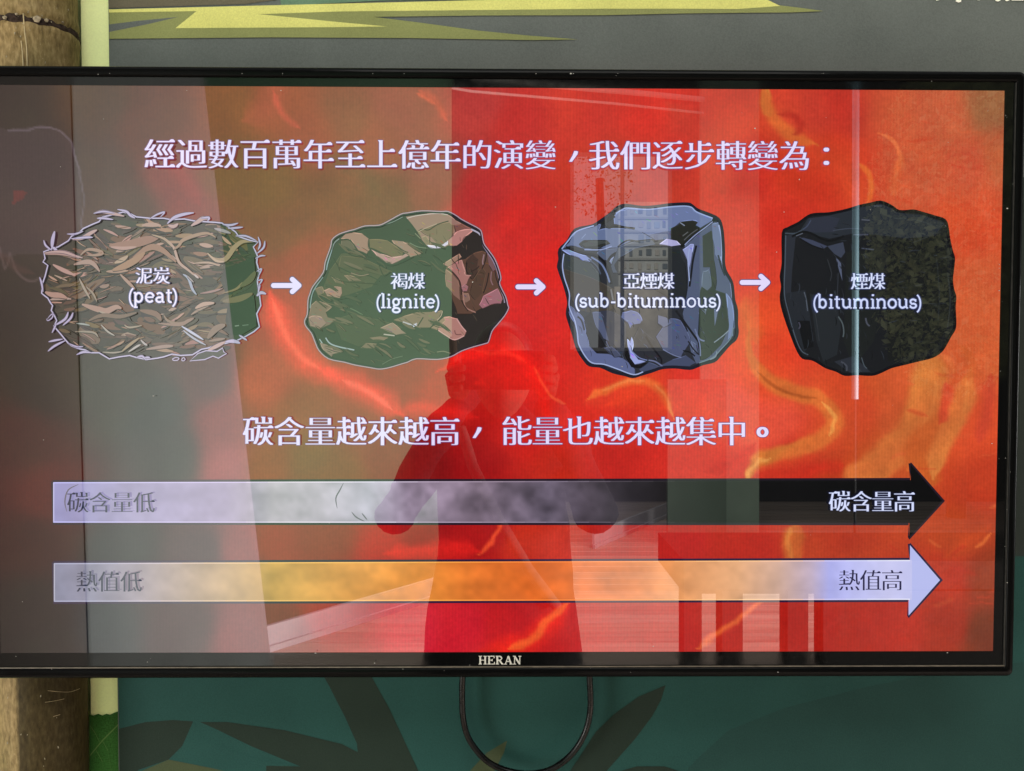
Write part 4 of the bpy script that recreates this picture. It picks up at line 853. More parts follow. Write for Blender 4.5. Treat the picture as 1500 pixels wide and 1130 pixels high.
# --- Chinese lettering (built-in font), stems thickened like a book face
_cache = {}; FONT_OFFSET = -0.015
def glyph(ch):
    if ch in _cache: return _cache[ch]
    cu = bpy.data.curves.new('t', 'FONT'); cu.body = ch; cu.size = 1.0; cu.resolution_u = 3; cu.fill_mode = 'FRONT'; cu.offset = FONT_OFFSET
    o = bpy.data.objects.new('t', cu); col.objects.link(o)
    dg = bpy.context.evaluated_depsgraph_get()
    me = o.evaluated_get(dg).to_mesh()
    v = np.array([(q.co.x, q.co.y) for q in me.vertices]) if len(me.vertices) else np.zeros((0, 2)); f = [tuple(p.vertices) for p in me.polygons]
    bpy.data.objects.remove(o); bpy.data.curves.remove(cu)
    # boundary loops -> little serifs on the square stroke ends, as a book face has
    cnt = {}
    for t in f:
        for i in range(len(t)): e = (t[i], t[(i+1) % len(t)]); cnt[frozenset(e)] = cnt.get(frozenset(e), 0)+1
    area2 = sum((v[t[1]][0]-v[t[0]][0])*(v[t[2]][1]-v[t[0]][1])-(v[t[2]][0]-v[t[0]][0])*(v[t[1]][1]-v[t[0]][1]) for t in f)
    nxt, prv = {}, {}
    for t in f:
        for i in range(len(t)):
            e = (t[i], t[(i+1) % len(t)])
            if cnt[frozenset(e)] == 1:
                if area2 < 0: e = e[::-1]
                nxt[e[0]] = e[1]; prv[e[1]] = e[0]
    ev = [tuple(p) for p in v]; ef = list(f)
    for p, q in list(nxt.items()):
        if p not in prv or q not in nxt: continue
        d = v[q]-v[p]; d0 = v[p]-v[prv[p]]; d1 = v[nxt[q]]-v[q]; L = np.hypot(*d)
        if not 0.03 < L < 0.11: continue
        if d[1] > 0.9*L and d0[0] > 0.14 and abs(d0[1]) < 0.03 and d1[0] < -0.12 and abs(d1[1]) < 0.03:      # right end of a bar
            i = len(ev); x, y = v[q]; ev += [(x+0.008, v[p][1]), (x+0.008, y+0.004), (x-0.045, y+0.055), (x-0.12, y), (x-0.12, v[p][1])]; ef.append((i, i+1, i+2, i+3, i+4))
        if d[0] < -0.9*L and d0[1] > 0.14 and abs(d0[0]) < 0.03 and d1[1] < -0.12 and abs(d1[0]) < 0.03:      # top of a stem
            i = len(ev); x, y = v[q]; ev += [(x-0.035, y+0.012), (x, y-0.05), (v[p][0], y-0.01), (v[p][0]+0.02, y+0.004)]; ef.append((i, i+1, i+2, i+3))
    v, f = np.array(ev), ef
    _cache[ch] = (v, f); return v, f
rv, _ = glyph('國')
REF_C = (rv.max(0)+rv.min(0))/2; REF_S = (rv.max(0)-rv.min(0)).max()
def lettering(name, chars, size, fill, outline=None, bold=0.066, ow=1.1, tilt=0.0):
    """chars: list of (char, centre x, centre y); size: glyph height in photograph pixels"""
    A = Art(); A.base = 0.0024
    def put(fn):
        for ch, cx, cy in chars:
            if ch in '，：。': fn(('shape', ch, cx, cy))
            else: fn(('glyph', ch, cx, cy))
    def draw(item, dx, dy, c):
        kind, ch, cx, cy = item
        if kind == 'glyph':
            v, f = glyph(ch); k = size/REF_S*0.97
            A.tri([(cx+(p[0]-REF_C[0])*k+dx, cy-(p[1]-REF_C[1])*k+dy) for p in v], f, c)
        elif ch == '，':
            A.poly([(cx+4+dx, cy-7+dy), (cx+7+dx, cy-6+dy), (cx+6+dx, cy-2+dy), (cx-2+dx, cy+9+dy), (cx-3.5+dx, cy+8.5+dy), (cx+1.5+dx, cy+0+dy)], c)
        elif ch == '：':
            for oy in (-10, 9.5): A.poly([(cx+2.9*math.cos(t*math.pi/6)+dx, cy+oy+2.9*math.sin(t*math.pi/6)+dy) for t in range(12)], c)
        elif ch == '。':
            A.line([(cx+6*math.cos(t*math.pi/8)+dx, cy+6*math.sin(t*math.pi/8)+dy) for t in range(16)], 3, c, 0, closed=True)
    if outline:
        for t in range(8):
            ox, oy = (ow+bold*size/2)*math.cos(t*math.pi/4), ow*math.sin(t*math.pi/4)
            k0 = A.k; put(lambda it: draw(it, ox, oy, outline)); A.k = k0+2
    for s in (-1, -0.33, 0.33, 1):
        k0 = A.k; put(lambda it: draw(it, s*bold*size/2, 0, fill)); A.k = k0+2
    return A.build(name)
def row(text, x0, pitch, y, slope=0.0): return [(c, x0+i*pitch, y+slope*i*pitch) for i, c in enumerate(text)]
WH = (228,218,252); PUR = (120,70,120)
lettering('heading_lettering', row('經過數百萬年至上億年的演變，我們逐步轉變為：', 234.0, 46.5, 226.5, 0.003), 41, WH, PUR)
lettering('sentence_lettering', row('碳含量越來越高，', 378, 45.6, 633) + row('能量也越來越集中。', 757, 45.0, 632.5, 0.002), 40.5, WH, PUR)
NAVY = (58,66,110)
lettering('caption_lettering', row('泥炭', 211, 25.5, 404.5), 23, (230,224,252), NAVY, 0.065, 1.2)
lettering('caption_lettering', row('褐煤', 585, 25.0, 412.5), 23, (226,224,252), NAVY, 0.065, 1.2)
lettering('caption_lettering', row('亞煙煤', 925, 25.2, 412.5), 23, (222,226,252), NAVY, 0.065, 1.2)
lettering('caption_lettering', row('煙煤', 1259, 25.2, 413), 23, (214,222,252), NAVY, 0.065, 1.2)
lettering('arrow_lettering', row('碳含量低', 114, 32.4, 737), 29, (30,40,66), None, 0.05)
lettering('arrow_lettering', row('熱值低', 127, 32.6, 853), 29, (30,40,66), None, 0.05)
lettering('arrow_lettering', row('碳含量高', 1230, 31.6, 735.5), 29, (214,222,255), (48,52,84), 0.06, 1.0)
lettering('arrow_lettering', row('熱值高', 1244, 31.4, 851), 29, (28,28,70), None, 0.05)

# --- Latin slab serif lettering drawn with strokes; unit = x-height, y up
def arc(cx, cy, rx, ry, a0, a1, n=12): return [(cx+rx*math.cos(math.radians(a0+(a1-a0)*i/n)), cy+ry*math.sin(math.radians(a0+(a1-a0)*i/n))) for i in range(n+1)]
S = 0.17; T_ = 0.11
LAT = {  # advance, list of (width, points)
 'p': (1.14, [(S, [(.24,.96),(.24,-.45)]), (S, arc(.56,.5,.34,.44,150,-150)), (T_, [(.06,.95),(.28,.95)]), (T_, [(.06,-.45),(.46,-.45)])]),
 'e': (0.98, [(S, arc(.5,.5,.38,.44,-40,-350)), (T_, [(.16,.52),(.86,.52)])]),
 'a': (1.02, [(S, [(.74,.06),(.74,.62)]+arc(.46,.66,.28,.28,0,150,8)), (S, arc(.44,.28,.29,.23,60,310)), (T_, [(.72,.05),(.95,.05)]), (T_, [(.40,.54),(.72,.54)])]),
 't': (0.74, [(S, [(.32,1.28),(.32,.25)]+arc(.52,.25,.2,.2,180,300,6)), (T_, [(.06,.95),(.66,.95)])]),
 'l': (0.58, [(S, [(.30,1.5),(.30,.05)]), (T_, [(.08,1.48),(.30,1.48)]), (T_, [(.06,.05),(.54,.05)])]),
 'i': (0.58, [(S, [(.30,.96),(.30,.05)]), (T_, [(.08,.95),(.30,.95)]), (T_, [(.06,.05),(.54,.05)]), (.2, [(.30,1.27),(.30,1.47)])]),
 'g': (1.02, [(S, arc(.46,.62,.30,.33,0,-360,16)), (S, [(.26,.30),(.22,.14),(.40,.04)]), (S, arc(.48,-.22,.36,.23,100,-260,18)), (T_, [(.70,.86),(.98,.94)])]),
 'n': (1.20, [(S, [(.24,.96),(.24,.05)]), (S, [(.24,.68)]+arc(.60,.64,.33,.31,150,0,8)+[(.93,.05)]), (T_, [(.06,.95),(.24,.95)]), (T_, [(.04,.05),(.44,.05)]), (T_, [(.74,.05),(1.12,.05)])]),
 'm': (1.82, [(S, [(.24,.96),(.24,.05)]), (S, [(.24,.68)]+arc(.58,.64,.31,.31,150,0,8)+[(.89,.05)]), (S, [(.89,.68)]+arc(1.22,.64,.31,.31,150,0,8)+[(1.53,.05)]), (T_, [(.06,.95),(.24,.95)]), (T_, [(.04,.05),(.44,.05)]), (T_, [(.70,.05),(1.08,.05)]), (T_, [(1.36,.05),(1.74,.05)])]),
 's': (0.88, [(S, arc(.43,.71,.27,.22,25,200,8)+arc(.45,.27,.30,.22,120,-160,12)), (T_, [(.70,.95),(.70,.68)]), (T_, [(.15,.05),(.15,.34)])]),
 'u': (1.20, [(S, [(.24,.96),(.24,.40)]+arc(.54,.37,.30,.31,180,330,8)), (S, [(.92,.96),(.92,.05)]), (T_, [(.04,.95),(.24,.95)]), (T_, [(.72,.95),(.92,.95)]), (T_, [(.92,.05),(1.12,.05)])]),
 'b': (1.14, [(S, [(.24,1.5),(.24,.05)]), (S, arc(.56,.5,.34,.44,150,-150)), (T_, [(.04,1.48),(.24,1.48)])]),
 'o': (1.06, [(S, arc(.53,.5,.39,.44,0,360,22))]),
 '-': (0.66, [(S*0.9, [(.10,.52),(.56,.52)])]),
 '(': (0.58, [(T_*1.2, arc(.92,.5,.66,1.02,118,242,10))]),
 ')': (0.58, [(T_*1.2, arc(-.34,.5,.66,1.02,62,-62,10))]),
}
def latin(name, text, x0, x1, base, fill, outline):
    A = Art(); A.base = 0.0024
    tot = sum(LAT[c][0] for c in text); k = (x1-x0)/tot; ky = k
    for grow, c in ((2.6, outline), (0, fill)):
        x = x0
        for ch in text:
            adv, st = LAT[ch]
            for w, pts in st:
                A.line([(x+p[0]*k, base-p[1]*ky) for p in pts], w*k+grow+0.35, c, 0)
            x += adv*k
        A.k += 4
    return A.build(name)
latin('caption_lettering', '(peat)', 186, 262, 443.5, (230,224,252), NAVY)
latin('caption_lettering', '(lignite)', 549, 646, 451.5, (226,226,252), NAVY)
latin('caption_lettering', '(sub-bituminous)', 840, 1058, 450.5, (222,228,252), NAVY)
latin('caption_lettering', '(bituminous)', 1189, 1352, 452, (206,216,252), NAVY)

# maker's lettering on the lower border
CAPS = {'H': (1.0, [(.2,[(.2,0),(.2,1)]),(.2,[(.78,0),(.78,1)]),(.1,[(.2,.5),(.78,.5)]),(.09,[(.02,.045),(.4,.045)]),(.09,[(.58,.045),(.97,.045)]),(.09,[(.02,.955),(.4,.955)]),(.09,[(.58,.955),(.97,.955)])]),
 'E': (.96, [(.2,[(.24,0),(.24,1)]),(.1,[(.05,.955),(.84,.955)]),(.1,[(.05,.045),(.88,.045)]),(.1,[(.24,.5),(.6,.5)]),(.09,[(.6,.36),(.6,.64)]),(.1,[(.82,1.0),(.82,.72)]),(.1,[(.86,0),(.86,.3)])]),
 'R': (1.0, [(.2,[(.24,0),(.24,1)]),(.1,[(.05,.955),(.5,.955)]),(.14,[(.5,.95)]+arc(.52,.72,.22,.22,80,-80,8)+[(.24,.5)]),(.18,[(.46,.5),(.84,.03)]),(.09,[(.04,.045),(.44,.045)]),(.09,[(.72,.045),(.99,.045)])]),
 'A': (1.06, [(.2,[(.52,.98),(.86,.02)]),(.1,[(.52,.98),(.18,.02)]),(.09,[(.3,.33),(.74,.33)]),(.09,[(.02,.045),(.36,.045)]),(.09,[(.66,.045),(1.05,.045)])]),
 'N': (1.02, [(.1,[(.2,0),(.2,1)]),(.1,[(.82,0),(.82,1)]),(.2,[(.2,.96),(.8,.04)]),(.09,[(.02,.045),(.38,.045)]),(.09,[(.02,.955),(.3,.955)]),(.09,[(.66,.955),(1.0,.955)])])}
v, f = [], []; x = 701.0; kx = (764-701)/sum(CAPS[c][0] for c in 'HERAN'); lz = 0
for ch in 'HERAN':
    for w, pts in CAPS[ch][1]:
        lz += 1; P = [np.array((x+p[0]*kx, 973.6-p[1]*12.6)) for p in pts]; n = len(P); i0 = len(v); L, R = [], []
        for i, p in enumerate(P):
            d = P[min(i+1, n-1)]-P[max(i-1, 0)]; d = d/np.hypot(*d); nn = np.array([-d[1], d[0]])*w*12.6/2; L.append(p+nn); R.append(p-nn)
        v += [px(q[0], q[1], -0.0004-lz*6e-6) for q in L+R]
        f += [(i0+i, i0+i+1, i0+n+i+1, i0+n+i) for i in range(n-1)]
    x += CAPS[ch][0]*kx
mesh('brand_lettering', v, f, plain('brand_silver', (0.55, 0.53, 0.47), 0.45, 0.1, 60), tv)

# dust on the glass and frame
v, f = [], []
for k in range(80):
    x = random.uniform(5, 1470); y = random.choice([random.uniform(120, 980), random.uniform(120, 980), random.uniform(96, 124), random.uniform(956, 994)])
    if k < 16: x = random.uniform(1462, 1484); y = random.uniform(130, 940)
    if y > 950: x = min(x, 1465); y = min(y, 985)
    if y < 115: y = max(y, 108)
    r = random.choice([0.45, 0.5, 0.6, 0.7, 1.0])*random.uniform(0.6, 1.15); i0 = len(v); yy = -0.0036 if (y < 122 or y > 957 or x > 1460) else -0.0030
    e = random.uniform(0.6, 1.6)
    v += [px(x+r*e*math.cos(t*math.pi/3), y+r*math.sin(t*math.pi/3), yy) for t in range(6)]; f.append(tuple(range(i0, i0+6)))
d = mesh('dust_specks', v, f, plain('dust', (0.36, 0.34, 0.31), 0.9, 0.2, 100), tv); d['kind'] = 'stuff'

# ------------------------------------------------------------------ the room in front of the television (it shows as reflections in the glass)
REFL_START = True
def deck_mat(i):
    m, nt, b = new_mat('deck_wood_%d' % i); c = np.array([(0.42,0.33,0.27),(0.46,0.37,0.31),(0.38,0.30,0.25)][i])
    n = noise(nt, 9, 6, (0.15, 3.0, 1)); r = ramp(nt, n.outputs[0], [(0.3, tuple(c*0.75)), (0.7, tuple(c*1.2))])
    nt.links.new(r.outputs[0], b.inputs['Base Color']); b.inputs['Roughness'].default_value = 0.5
    return m
floor = box('floor', (-5.0, -9.5, -0.12), (6.0, 0.2, -0.03), plain('floor_base', (0.05, 0.045, 0.04), 0.8), None); tag(floor, kind='structure')
dm = [deck_mat(i) for i in range(3)]
bm = bmesh.new(); bmesh.ops.create_cube(bm, size=1.0)
for q in bm.verts: q.co = Vector((q.co.x*10.9, q.co.y*0.138, q.co.z*0.028))
bmesh.ops.bevel(bm, geom=bm.edges[:], offset=0.004, segments=1, affect='EDGES')
pls = []
for i in range(3):
    me = bpy.data.meshes.new('plank'); bm.to_mesh(me); me.materials.append(dm[i]); pls.append(me)
bm.free()
for i in range(64):
    o = bpy.data.objects.new('plank', pls[(i*7) % 3]); col.objects.link(o); o.location = (0.5, 0.1-0.146*i, -0.0145); o.parent = floor
def upright(name, xa, xb, D, ytop, ybot, mat, thick=0.05, parent=None, xa2=None, xb2=None):
    """upright board whose mirror image spans those pixels (xa2, xb2: its bottom edge)"""
    xa2 = xa if xa2 is None else xa2; xb2 = xb if xb2 is None else xb2
    p = [room(xa, ytop, D), room(xb, ytop, D), room(xb2, ybot, D), room(xa2, ybot, D)]
    return slab(name, p, thick, mat, parent)
def floor_y(D):   # picture row where the floor shows at distance D
    lo, hi = 560.0, 4000.0
    for _ in range(50):
        mid = (lo+hi)/2
        if room(738, mid, D)[2] > 0: lo = mid
        else: hi = mid
    return lo
# back wall far behind, dark, with a window opening
DW = 7.2; fy = floor_y(DW)
M_DARK = plain('dark_wall_paint', (0.045, 0.042, 0.042), 0.9, 0.3, 3)
wx0, wx1, wy0, wy1 = 838, 982, 226, 512
bw = upright('wall_back', -900, wx0, DW, -500, fy, M_DARK, 0.1); tag(bw, kind='structure')
bw2 = upright('wall_back', wx1, 2600, DW, -500, fy, M_DARK, 0.1); tag(bw2, kind='structure')
bw3 = upright('wall_back', wx0, wx1, DW, -500, wy0, M_DARK, 0.1); tag(bw3, kind='structure')
bw4 = upright('wall_back', wx0, wx1, DW, wy1, fy, M_DARK, 0.1); tag(bw4, kind='structure')
def wall_seg(name, p, q, z0, z1, th, mat, parent=None):
    p = np.array(p); q = np.array(q); d = q-p; d[2] = 0; d /= np.linalg.norm(d); nn = np.array([d[1], -d[0], 0])*th
    if nn[1] > 0: nn = -nn
    V = [(p[0], p[1], z0), (q[0], q[1], z0), (q[0], q[1], z1), (p[0], p[1], z1)]; V += [(x+nn[0], y+nn[1], z) for x, y, z in V]
    return mesh(name, V, [(0,1,2,3), (7,6,5,4), (0,4,5,1), (1,5,6,2), (2,6,7,3), (3,7,4,0)], mat, parent)
# brown wall, pale tapering curtain, green wall with skirting
pA, pB = room(112, 600, 1.90), room(318, 600, 2.38)
nA = np.array([-(pB-pA)[1], (pB-pA)[0], 0.0]); nA /= np.linalg.norm(nA)
def on_left_plane(x, y):
    """mirror image pixel -> point on the plane of the left wall"""
    c_ = CAM*np.array([1, -1, 1]); d_ = px(x, y, 0.0)-c_
    return c_+d_*(np.dot(nA, pA-c_)/np.dot(nA, d_))
back_ = nA*(-0.006 if nA[1] > 0 else 0.006)
wl = wall_seg('wall_left', pA+(pA-pB)*2.2+back_, pA+(pB-pA)*0.16+back_, 0, 3.6, 0.08, plain('brown_wall_paint', (0.115, 0.097, 0.084), 0.9, 0.08, 2)); tag(wl, kind='structure')
D1 = 2.9; fy1 = floor_y(D1)-2
def cx_(xt, xb, y): return xt+(xb-xt)*(y-130)/(960-130)
cur = empty('white_curtain', tuple(room(240, fy1, D1))); tag(cur, 'tall pale grey curtain hanging behind the photographer, seen reflected in the screen', 'curtain')
v, f = [], []; nx, nz = 49, 12
for j in range(nz+1):
    y = -200+(1190+200)*j/nz
    for i in range(nx):
        t = i/(nx-1); x = cx_(105, 130, y)*(1-t)+cx_(300, 396, y)*t
        p = on_left_plane(x, y); p[2] = max(p[2], 0.02); p = p+back_*(0.35*math.sin(t*22)-0.1); v.append(p)
for j in range(nz):
    for i in range(nx-1): f.append((j*nx+i, j*nx+i+1, (j+1)*nx+i+1, (j+1)*nx+i))
co = mesh('cloth', v, f, plain('curtain_cloth', (0.165, 0.172, 0.162), 0.9, 0.05, 4), cur, True)
sm = co.modifiers.new('thickness', 'SOLIDIFY'); sm.thickness = 0.002
pts = [on_left_plane(95, -200)-back_*3, on_left_plane(275, -200)-back_*3]; tube('rod', pts, 0.018, M_HOUSE, cur)
# green wall, turned 45 degrees, skirting board at its foot
a = room_floor(278, 988); b = room_floor(662, 868); c = room_floor(1010, 742)
wg = wall_seg('wall_green', a, b, 0, 3.6, 0.08, plain('green_wall_paint', (0.042, 0.092, 0.046), 0.85, 0.1, 2)); tag(wg, kind='structure')
M_SK = plain('skirting_white', (0.42, 0.40, 0.41), 0.6, 0.1, 6)
for p, q in ((a, b), (room_floor(870, 802), c)):
    p2 = p+(np.array([0, 0.03, 0])); q2 = q+np.array([0, 0.03, 0])
    s = wall_seg('skirting_board', p2, q2, 0, 0.13, 0.02, M_SK); s.parent = floor
    s = wall_seg('skirting_board', p2+np.array([0, 0.03, 0]), q2+np.array([0, 0.03, 0]), 0, 0.03, 0.02, M_SK); s.parent = floor
# tall pale board and the bright metal post, dark side panel, foliage beyond
db = upright('display_board', 1026, 1112, 5.6, 90, floor_y(5.6), plain('board_sage', (0.24, 0.33, 0.25), 0.8, 0.12, 3), 0.04)
tag(db, 'tall sage green board standing across the room, seen reflected in the screen', 'board')
sb = upright('side_board', 978, 1064, 5.2, 556, floor_y(5.2), plain('board_green', (0.055, 0.085, 0.06), 0.8, 0.12, 3), 0.04)
tag(sb, 'low green board standing before the tall sage one, seen reflected in the screen', 'board')
po = empty('metal_post', tuple(room(1254, floor_y(3.0), 3.0))); tag(po, 'slim bright metal post in the room, seen reflected in the screen', 'post')
pp, qq = room(1255, -300, 3.0), room(1252.5, 585, 3.0)
tube('shaft', [pp, qq], 0.016, plain('post_bright_blue_grey', (0.145, 0.255, 0.305), 0.5, 0.05, 20), po)
tube('foot', [qq, room(1252, floor_y(3.0), 3.0)], 0.006, matte('post_foot_dark', (0.02, 0.02, 0.02)), po)
rail = empty('ceiling_rail', tuple(room(800, 140, 5.2))); tag(rail, 'pale slim rail running under the ceiling, seen reflected in the top of the screen', 'rail')
M_RL = plain('rail_pale', (0.60, 0.57, 0.52), 0.6, 0.1, 5)
tube('rail_bar', [room(560, 112, 4.4), room(690, 134, 4.6), room(900, 152, 5.0), room(1030, 166, 5.4)], 0.010, M_RL, rail)
tube('rail_bar', [room(690, 112, 4.8), room(790, 124, 5.0), room(940, 137, 5.3), room(1030, 146, 5.5)], 0.022, M_RL, rail)
# window with a tower block and trees beyond
win = empty('window', tuple(room(910, wy1, DW))); tag(win, 'window in the dark wall across the room, seen reflected in the screen', 'window')
M_FR = plain('window_frame_paint', (0.30, 0.30, 0.28), 0.5)
for x in (wx0, 912, wx1): upright('frame_bar', x-2.5, x+2.5, DW-0.02, wy0, wy1, M_FR, 0.04, win)
for y in (wy0, wy1): upright('frame_bar', wx0+3, wx1-3, DW-0.015, y-2.5, y+2.5, M_FR, 0.03, win)
DB = 26.0
bl = empty('tower_block', tuple(room(948, 600, DB))); tag(bl, 'pale tower block with rows of small windows beyond the window opening, reflected in the screen', 'building')
upright('wall', 906, 1000, DB, 296, 640, plain('tower_wall_paint', (0.55, 0.55, 0.51), 0.9, 0.15, 1), 3.0, bl)
M_WIN = plain('tower_window_glass', (0.30, 0.33, 0.34), 0.5)
wm = [M_WIN, plain('tower_window_dark', (0.14, 0.16, 0.17), 0.4), plain('tower_curtain_pale', (0.48, 0.44, 0.38), 0.8), plain('tower_blind_blue', (0.36, 0.43, 0.48), 0.7)]
M_LEDGE = plain('tower_ledge', (0.38, 0.37, 0.33), 0.9)
rw = random.Random(5)
for q in range(10):
    y = 304+q*20
    upright('ledge', 905, 1001, DB-0.10, y+14, y+17, M_LEDGE, 0.09, bl)
    for k in range(6):
        x = 911+k*12+rw.uniform(-1, 1)
        if rw.random() < 0.14: continue
        upright('window', x, x+rw.uniform(4, 8), DB-0.05, y+rw.uniform(0, 3), y+rw.uniform(9, 12), rw.choice(wm), 0.04, bl)
lb = upright('low_house', 900, 990, 22.0, 420, 640, plain('low_house_wall', (0.40, 0.36, 0.30), 0.9, 0.3, 2), 2.0); tag(lb, 'low tan house in front of the tower block, reflected in the screen', 'building')
def tree(cx, cy, D, rx, ry, n, colr, label, seed):
    rg = random.Random(seed); base = room(cx, floor_y(D), D); t = empty('tree', (base[0], base[1], 0)); tag(t, label, 'tree')
    c0 = room(cx, cy, D); sx = abs(room(cx+rx, cy, D)[0]-c0[0]); sz = abs(room(cx, cy+ry, D)[2]-c0[2])
    tube('trunk', [np.array((base[0], base[1], 0)), np.array((base[0]+0.05, base[1], max(0.3, c0[2]*0.6))), np.array((c0[0], base[1], c0[2]))], 0.06*sx+0.03, plain('bark', (0.10, 0.075, 0.05), 0.9), t)
    v, f = [], []
    for k in range(n):
        while True:
            q = np.array([rg.uniform(-1, 1) for _ in range(3)])
            if np.dot(q, q) < 1 and rg.random() < 0.35+0.65*np.dot(q, q): break
        ctr = c0+q*np.array([sx, sx*0.7, sz]); s = sx*(0.018+0.06*rg.random()**2.5)
        u = np.array([rg.gauss(0, 1) for _ in range(3)]); u /= np.linalg.norm(u); w = np.cross(u, [rg.gauss(0, 1) for _ in range(3)]); w /= np.linalg.norm(w)
        i = len(v); v += [ctr-u*s, ctr+w*s*0.5, ctr+u*s, ctr-w*s*0.5]; f.append((i, i+1, i+2, i+3))
    mesh('crown', v, f, plain('foliage', colr, 0.7, 0.5, 3), t)
tree(878, 262, 11.5, 52, 60, 900, (0.34, 0.36, 0.12), 'yellow green tree outside the window, beside the tower block in the reflection', 1)
tree(1400, 330, 6.4, 130, 260, 11000, (0.40, 0.42, 0.22), 'leafy green tree beyond the metal post in the reflection', 2)
# long dark table by the window side: its legs show low in the glass
tb = empty('dark_table', tuple(room(1120, floor_y(2.3), 2.3))); tag(tb, 'dark table with broad legs on the wooden deck, seen reflected in the screen', 'table')
M_TB = matte('table_dark', (0.010, 0.009, 0.008))
D2 = 2.2; fy2 = floor_y(D2)
upright('top', 1002, 1750, D2+0.02, 822, 870, M_TB, 0.5, tb)
for x0, x1 in ((1002, 1028), (1058, 1088), (1154, 1184), (1206, 1745)): upright('leg', x0, x1, D2, 866, fy2, M_TB, 0.09, tb)
# ------------------------------------------------------------------ the photographer and the phone
per = empty('person', (0.0, -1.12, 0)); tag(per, 'person in dark clothes holding up a phone with both hands, reflected in the screen', 'person')
def skin(name, joints, edges, mat, parent, root=0, sub=2):
    me = bpy.data.meshes.new(name); me.from_pydata([j[:3] for j in joints], edges, []); me.update()
    o = link(name, me, None); m = o.modifiers.new('skin', 'SKIN'); s = o.modifiers.new('sub', 'SUBSURF'); s.levels = sub; s.render_levels = sub
    for i, j in enumerate(joints):
        sv = me.skin_vertices[0].data[i]; r = j[3]; sv.radius = (r if not isinstance(r, tuple) else r[0], r if not isinstance(r, tuple) else r[1]); sv.use_root = (i == root)
    dg = bpy.context.evaluated_depsgraph_get(); me2 = bpy.data.meshes.new_from_object(o.evaluated_get(dg)); bpy.data.objects.remove(o)
    for p in me2.polygons: p.use_smooth = True
    me2.materials.clear(); q = link(name, me2, mat); place(q, parent); return q
M_CL = plain('dark_clothes', (0.016, 0.015, 0.016), 1.0, 0.85, 7, bmp=0.5); M_CL.node_tree.nodes['Principled BSDF'].inputs['Specular IOR Level'].default_value = 0.05; M_SK2 = matte('skin_tone', (0.10, 0.06, 0.042)); M_HAIR = plain('black_hair', (0.01, 0.009, 0.008), 0.5)
yb = -1.16
J = [(0,yb,0.86,(.19,.12)), (0,yb,1.02,(.185,.11)), (0,yb+0.01,1.18,(.18,.11)), (0,yb,1.27,(.12,.08)), (0,yb+0.01,1.335,.055), (0,yb+0.03,1.40,.05),
     (-.165,yb,1.235,.07), (-.268,yb+.13,1.085,.047), (-.085,yb+.385,1.395,.030), (.165,yb,1.235,.07), (.228,yb+.14,1.085,.047), (.085,yb+.385,1.395,.030),
     (-.10,yb,0.80,.12), (-.115,yb+.02,0.46,.10), (-.115,yb-.01,0.09,.05), (-.12,yb+.14,0.045,.042), (.10,yb,0.80,.12), (.115,yb+.02,0.46,.10), (.115,yb-.01,0.09,.05), (.12,yb+.14,0.045,.042)]
Ed = [(0,1),(1,2),(2,3),(3,4),(4,5),(3,6),(6,7),(7,8),(3,9),(9,10),(10,11),(0,12),(12,13),(13,14),(14,15),(0,16),(16,17),(17,18),(18,19)]
bd = skin('body', J, Ed, M_CL, per)
from mathutils import noise as mnoise
for q in bd.data.vertices:                      # loose cloth: folds and an uneven outline
    w = q.co; k = mnoise.noise(Vector((w.x*9, w.y*9, w.z*6)))*0.020 + mnoise.noise(Vector((w.x*26, w.y*26, w.z*12)))*0.007
    q.co = w+q.normal*k
def ellip(name, c, r, mat, parent, fn=None):
    bm = bmesh.new(); bmesh.ops.create_uvsphere(bm, u_segments=28, v_segments=20, radius=1)
    for q in bm.verts:
        x, y, z = q.co
        if fn: x, y, z = fn(x, y, z)
        q.co = Vector((c[0]+x*r[0], c[1]+y*r[1], c[2]+z*r[2]))
    me = bpy.data.meshes.new(name); bm.to_mesh(me); bm.free()
    for p in me.polygons: p.use_smooth = True
    o = link(name, me, mat); place(o, parent); return o
def face(x, y, z):
    k = 1-0.22*max(0, -z)**1.5; x *= k
    if y > 0:
        y += 0.22*math.exp(-((x/0.16)**2+((z+0.1)/0.2)**2)) - 0.06*math.exp(-(((abs(x)-0.36)/0.2)**2+((z-0.08)/0.14)**2)) + 0.05*math.exp(-((x/0.3)**2+((z+0.48)/0.1)**2))
    return x, y, z
tube('bag_strap', [(-.10, yb+.05, 1.30), (-.07, yb+.125, 1.22), (-.01, yb+.135, 1.10), (.06, yb+.13, 0.98), (.13, yb+.10, 0.88)], 0.013, matte('strap_grey', (0.07, 0.062, 0.055)), per)
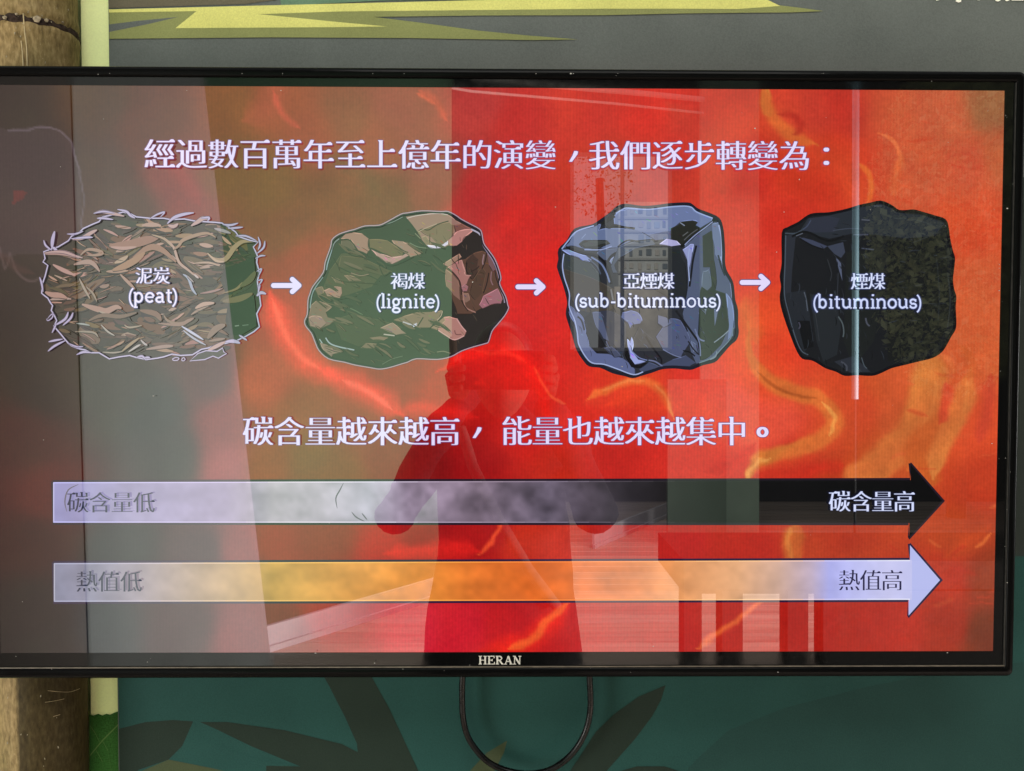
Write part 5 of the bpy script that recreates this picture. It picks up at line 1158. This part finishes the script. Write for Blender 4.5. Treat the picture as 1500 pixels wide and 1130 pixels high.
hd = (0, yb+0.05, 1.435)
ellip('head', hd, (0.073, 0.092, 0.112), M_SK2, per, face)
ellip('hair', (0, hd[1]-0.014, hd[2]+0.018), (0.080, 0.095, 0.110), M_HAIR, per, lambda x, y, z: (x, y if y < 0.55 else 0.55, max(z, -0.35 if y < 0 else 0.25)))
for s in (-1, 1): ellip('ear', (s*0.075, hd[1]-0.005, hd[2]-0.01), (0.012, 0.02, 0.03), M_SK2, per)
PHY = CAM[1]-0.006
for s in (-1, 1):
    wr = np.array((s*.085, yb+.385, 1.395)); pc = np.array((s*.090, PHY-0.03, CAM[2]-0.02))
    Jh = [(wr[0], wr[1], wr[2], .024), (pc[0], pc[1], pc[2]-0.02, .028), (pc[0]-s*.004, pc[1]+.008, pc[2]+0.012, .022)]; Eh = [(0,1),(1,2)]
    for k in range(4):                         # four fingers round the end of the phone
        z0 = pc[2]+0.028-0.019*k; ln = (0.9, 1.0, 0.95, 0.75)[k]; i = len(Jh)
        Jh += [(pc[0]+s*.006, pc[1]+.012, z0, .0095), (pc[0]+s*.006-s*.004, PHY+.004+0.006, z0+.002, .0085), (pc[0]-s*.022*ln, PHY+.012+0.0, z0+.004, .0075)]
        if k == 0 and s < 0: Jh[-1] = (pc[0]-0.004, PHY+.012, z0+.045, .0075)   # raised index finger
        Eh += [(1 if k > 1 else 2, i), (i, i+1), (i+1, i+2)]
    i = len(Jh); Jh += [(pc[0]-s*.016, pc[1]-.004, pc[2]-.03, .011), (pc[0]-s*.034, PHY-.022, pc[2]-.012, .009)]; Eh += [(1, i), (i, i+1)]
    skin('hand', Jh, Eh, M_SK2, per, 0, 2)
ph = empty('phone', (0.0, PHY, CAM[2]-0.04)); tag(ph, 'dark phone held up in the photographer\'s hands, reflected in the screen', 'phone')
box('case', (-0.078, PHY-0.0085, CAM[2]-0.050), (0.082, PHY, CAM[2]+0.026), M_HOUSE, ph, 0.003)
for o in scene.objects:
    if o.type == 'MESH' and o.name.startswith('lens'): pass
bpy.context.view_layer.update()
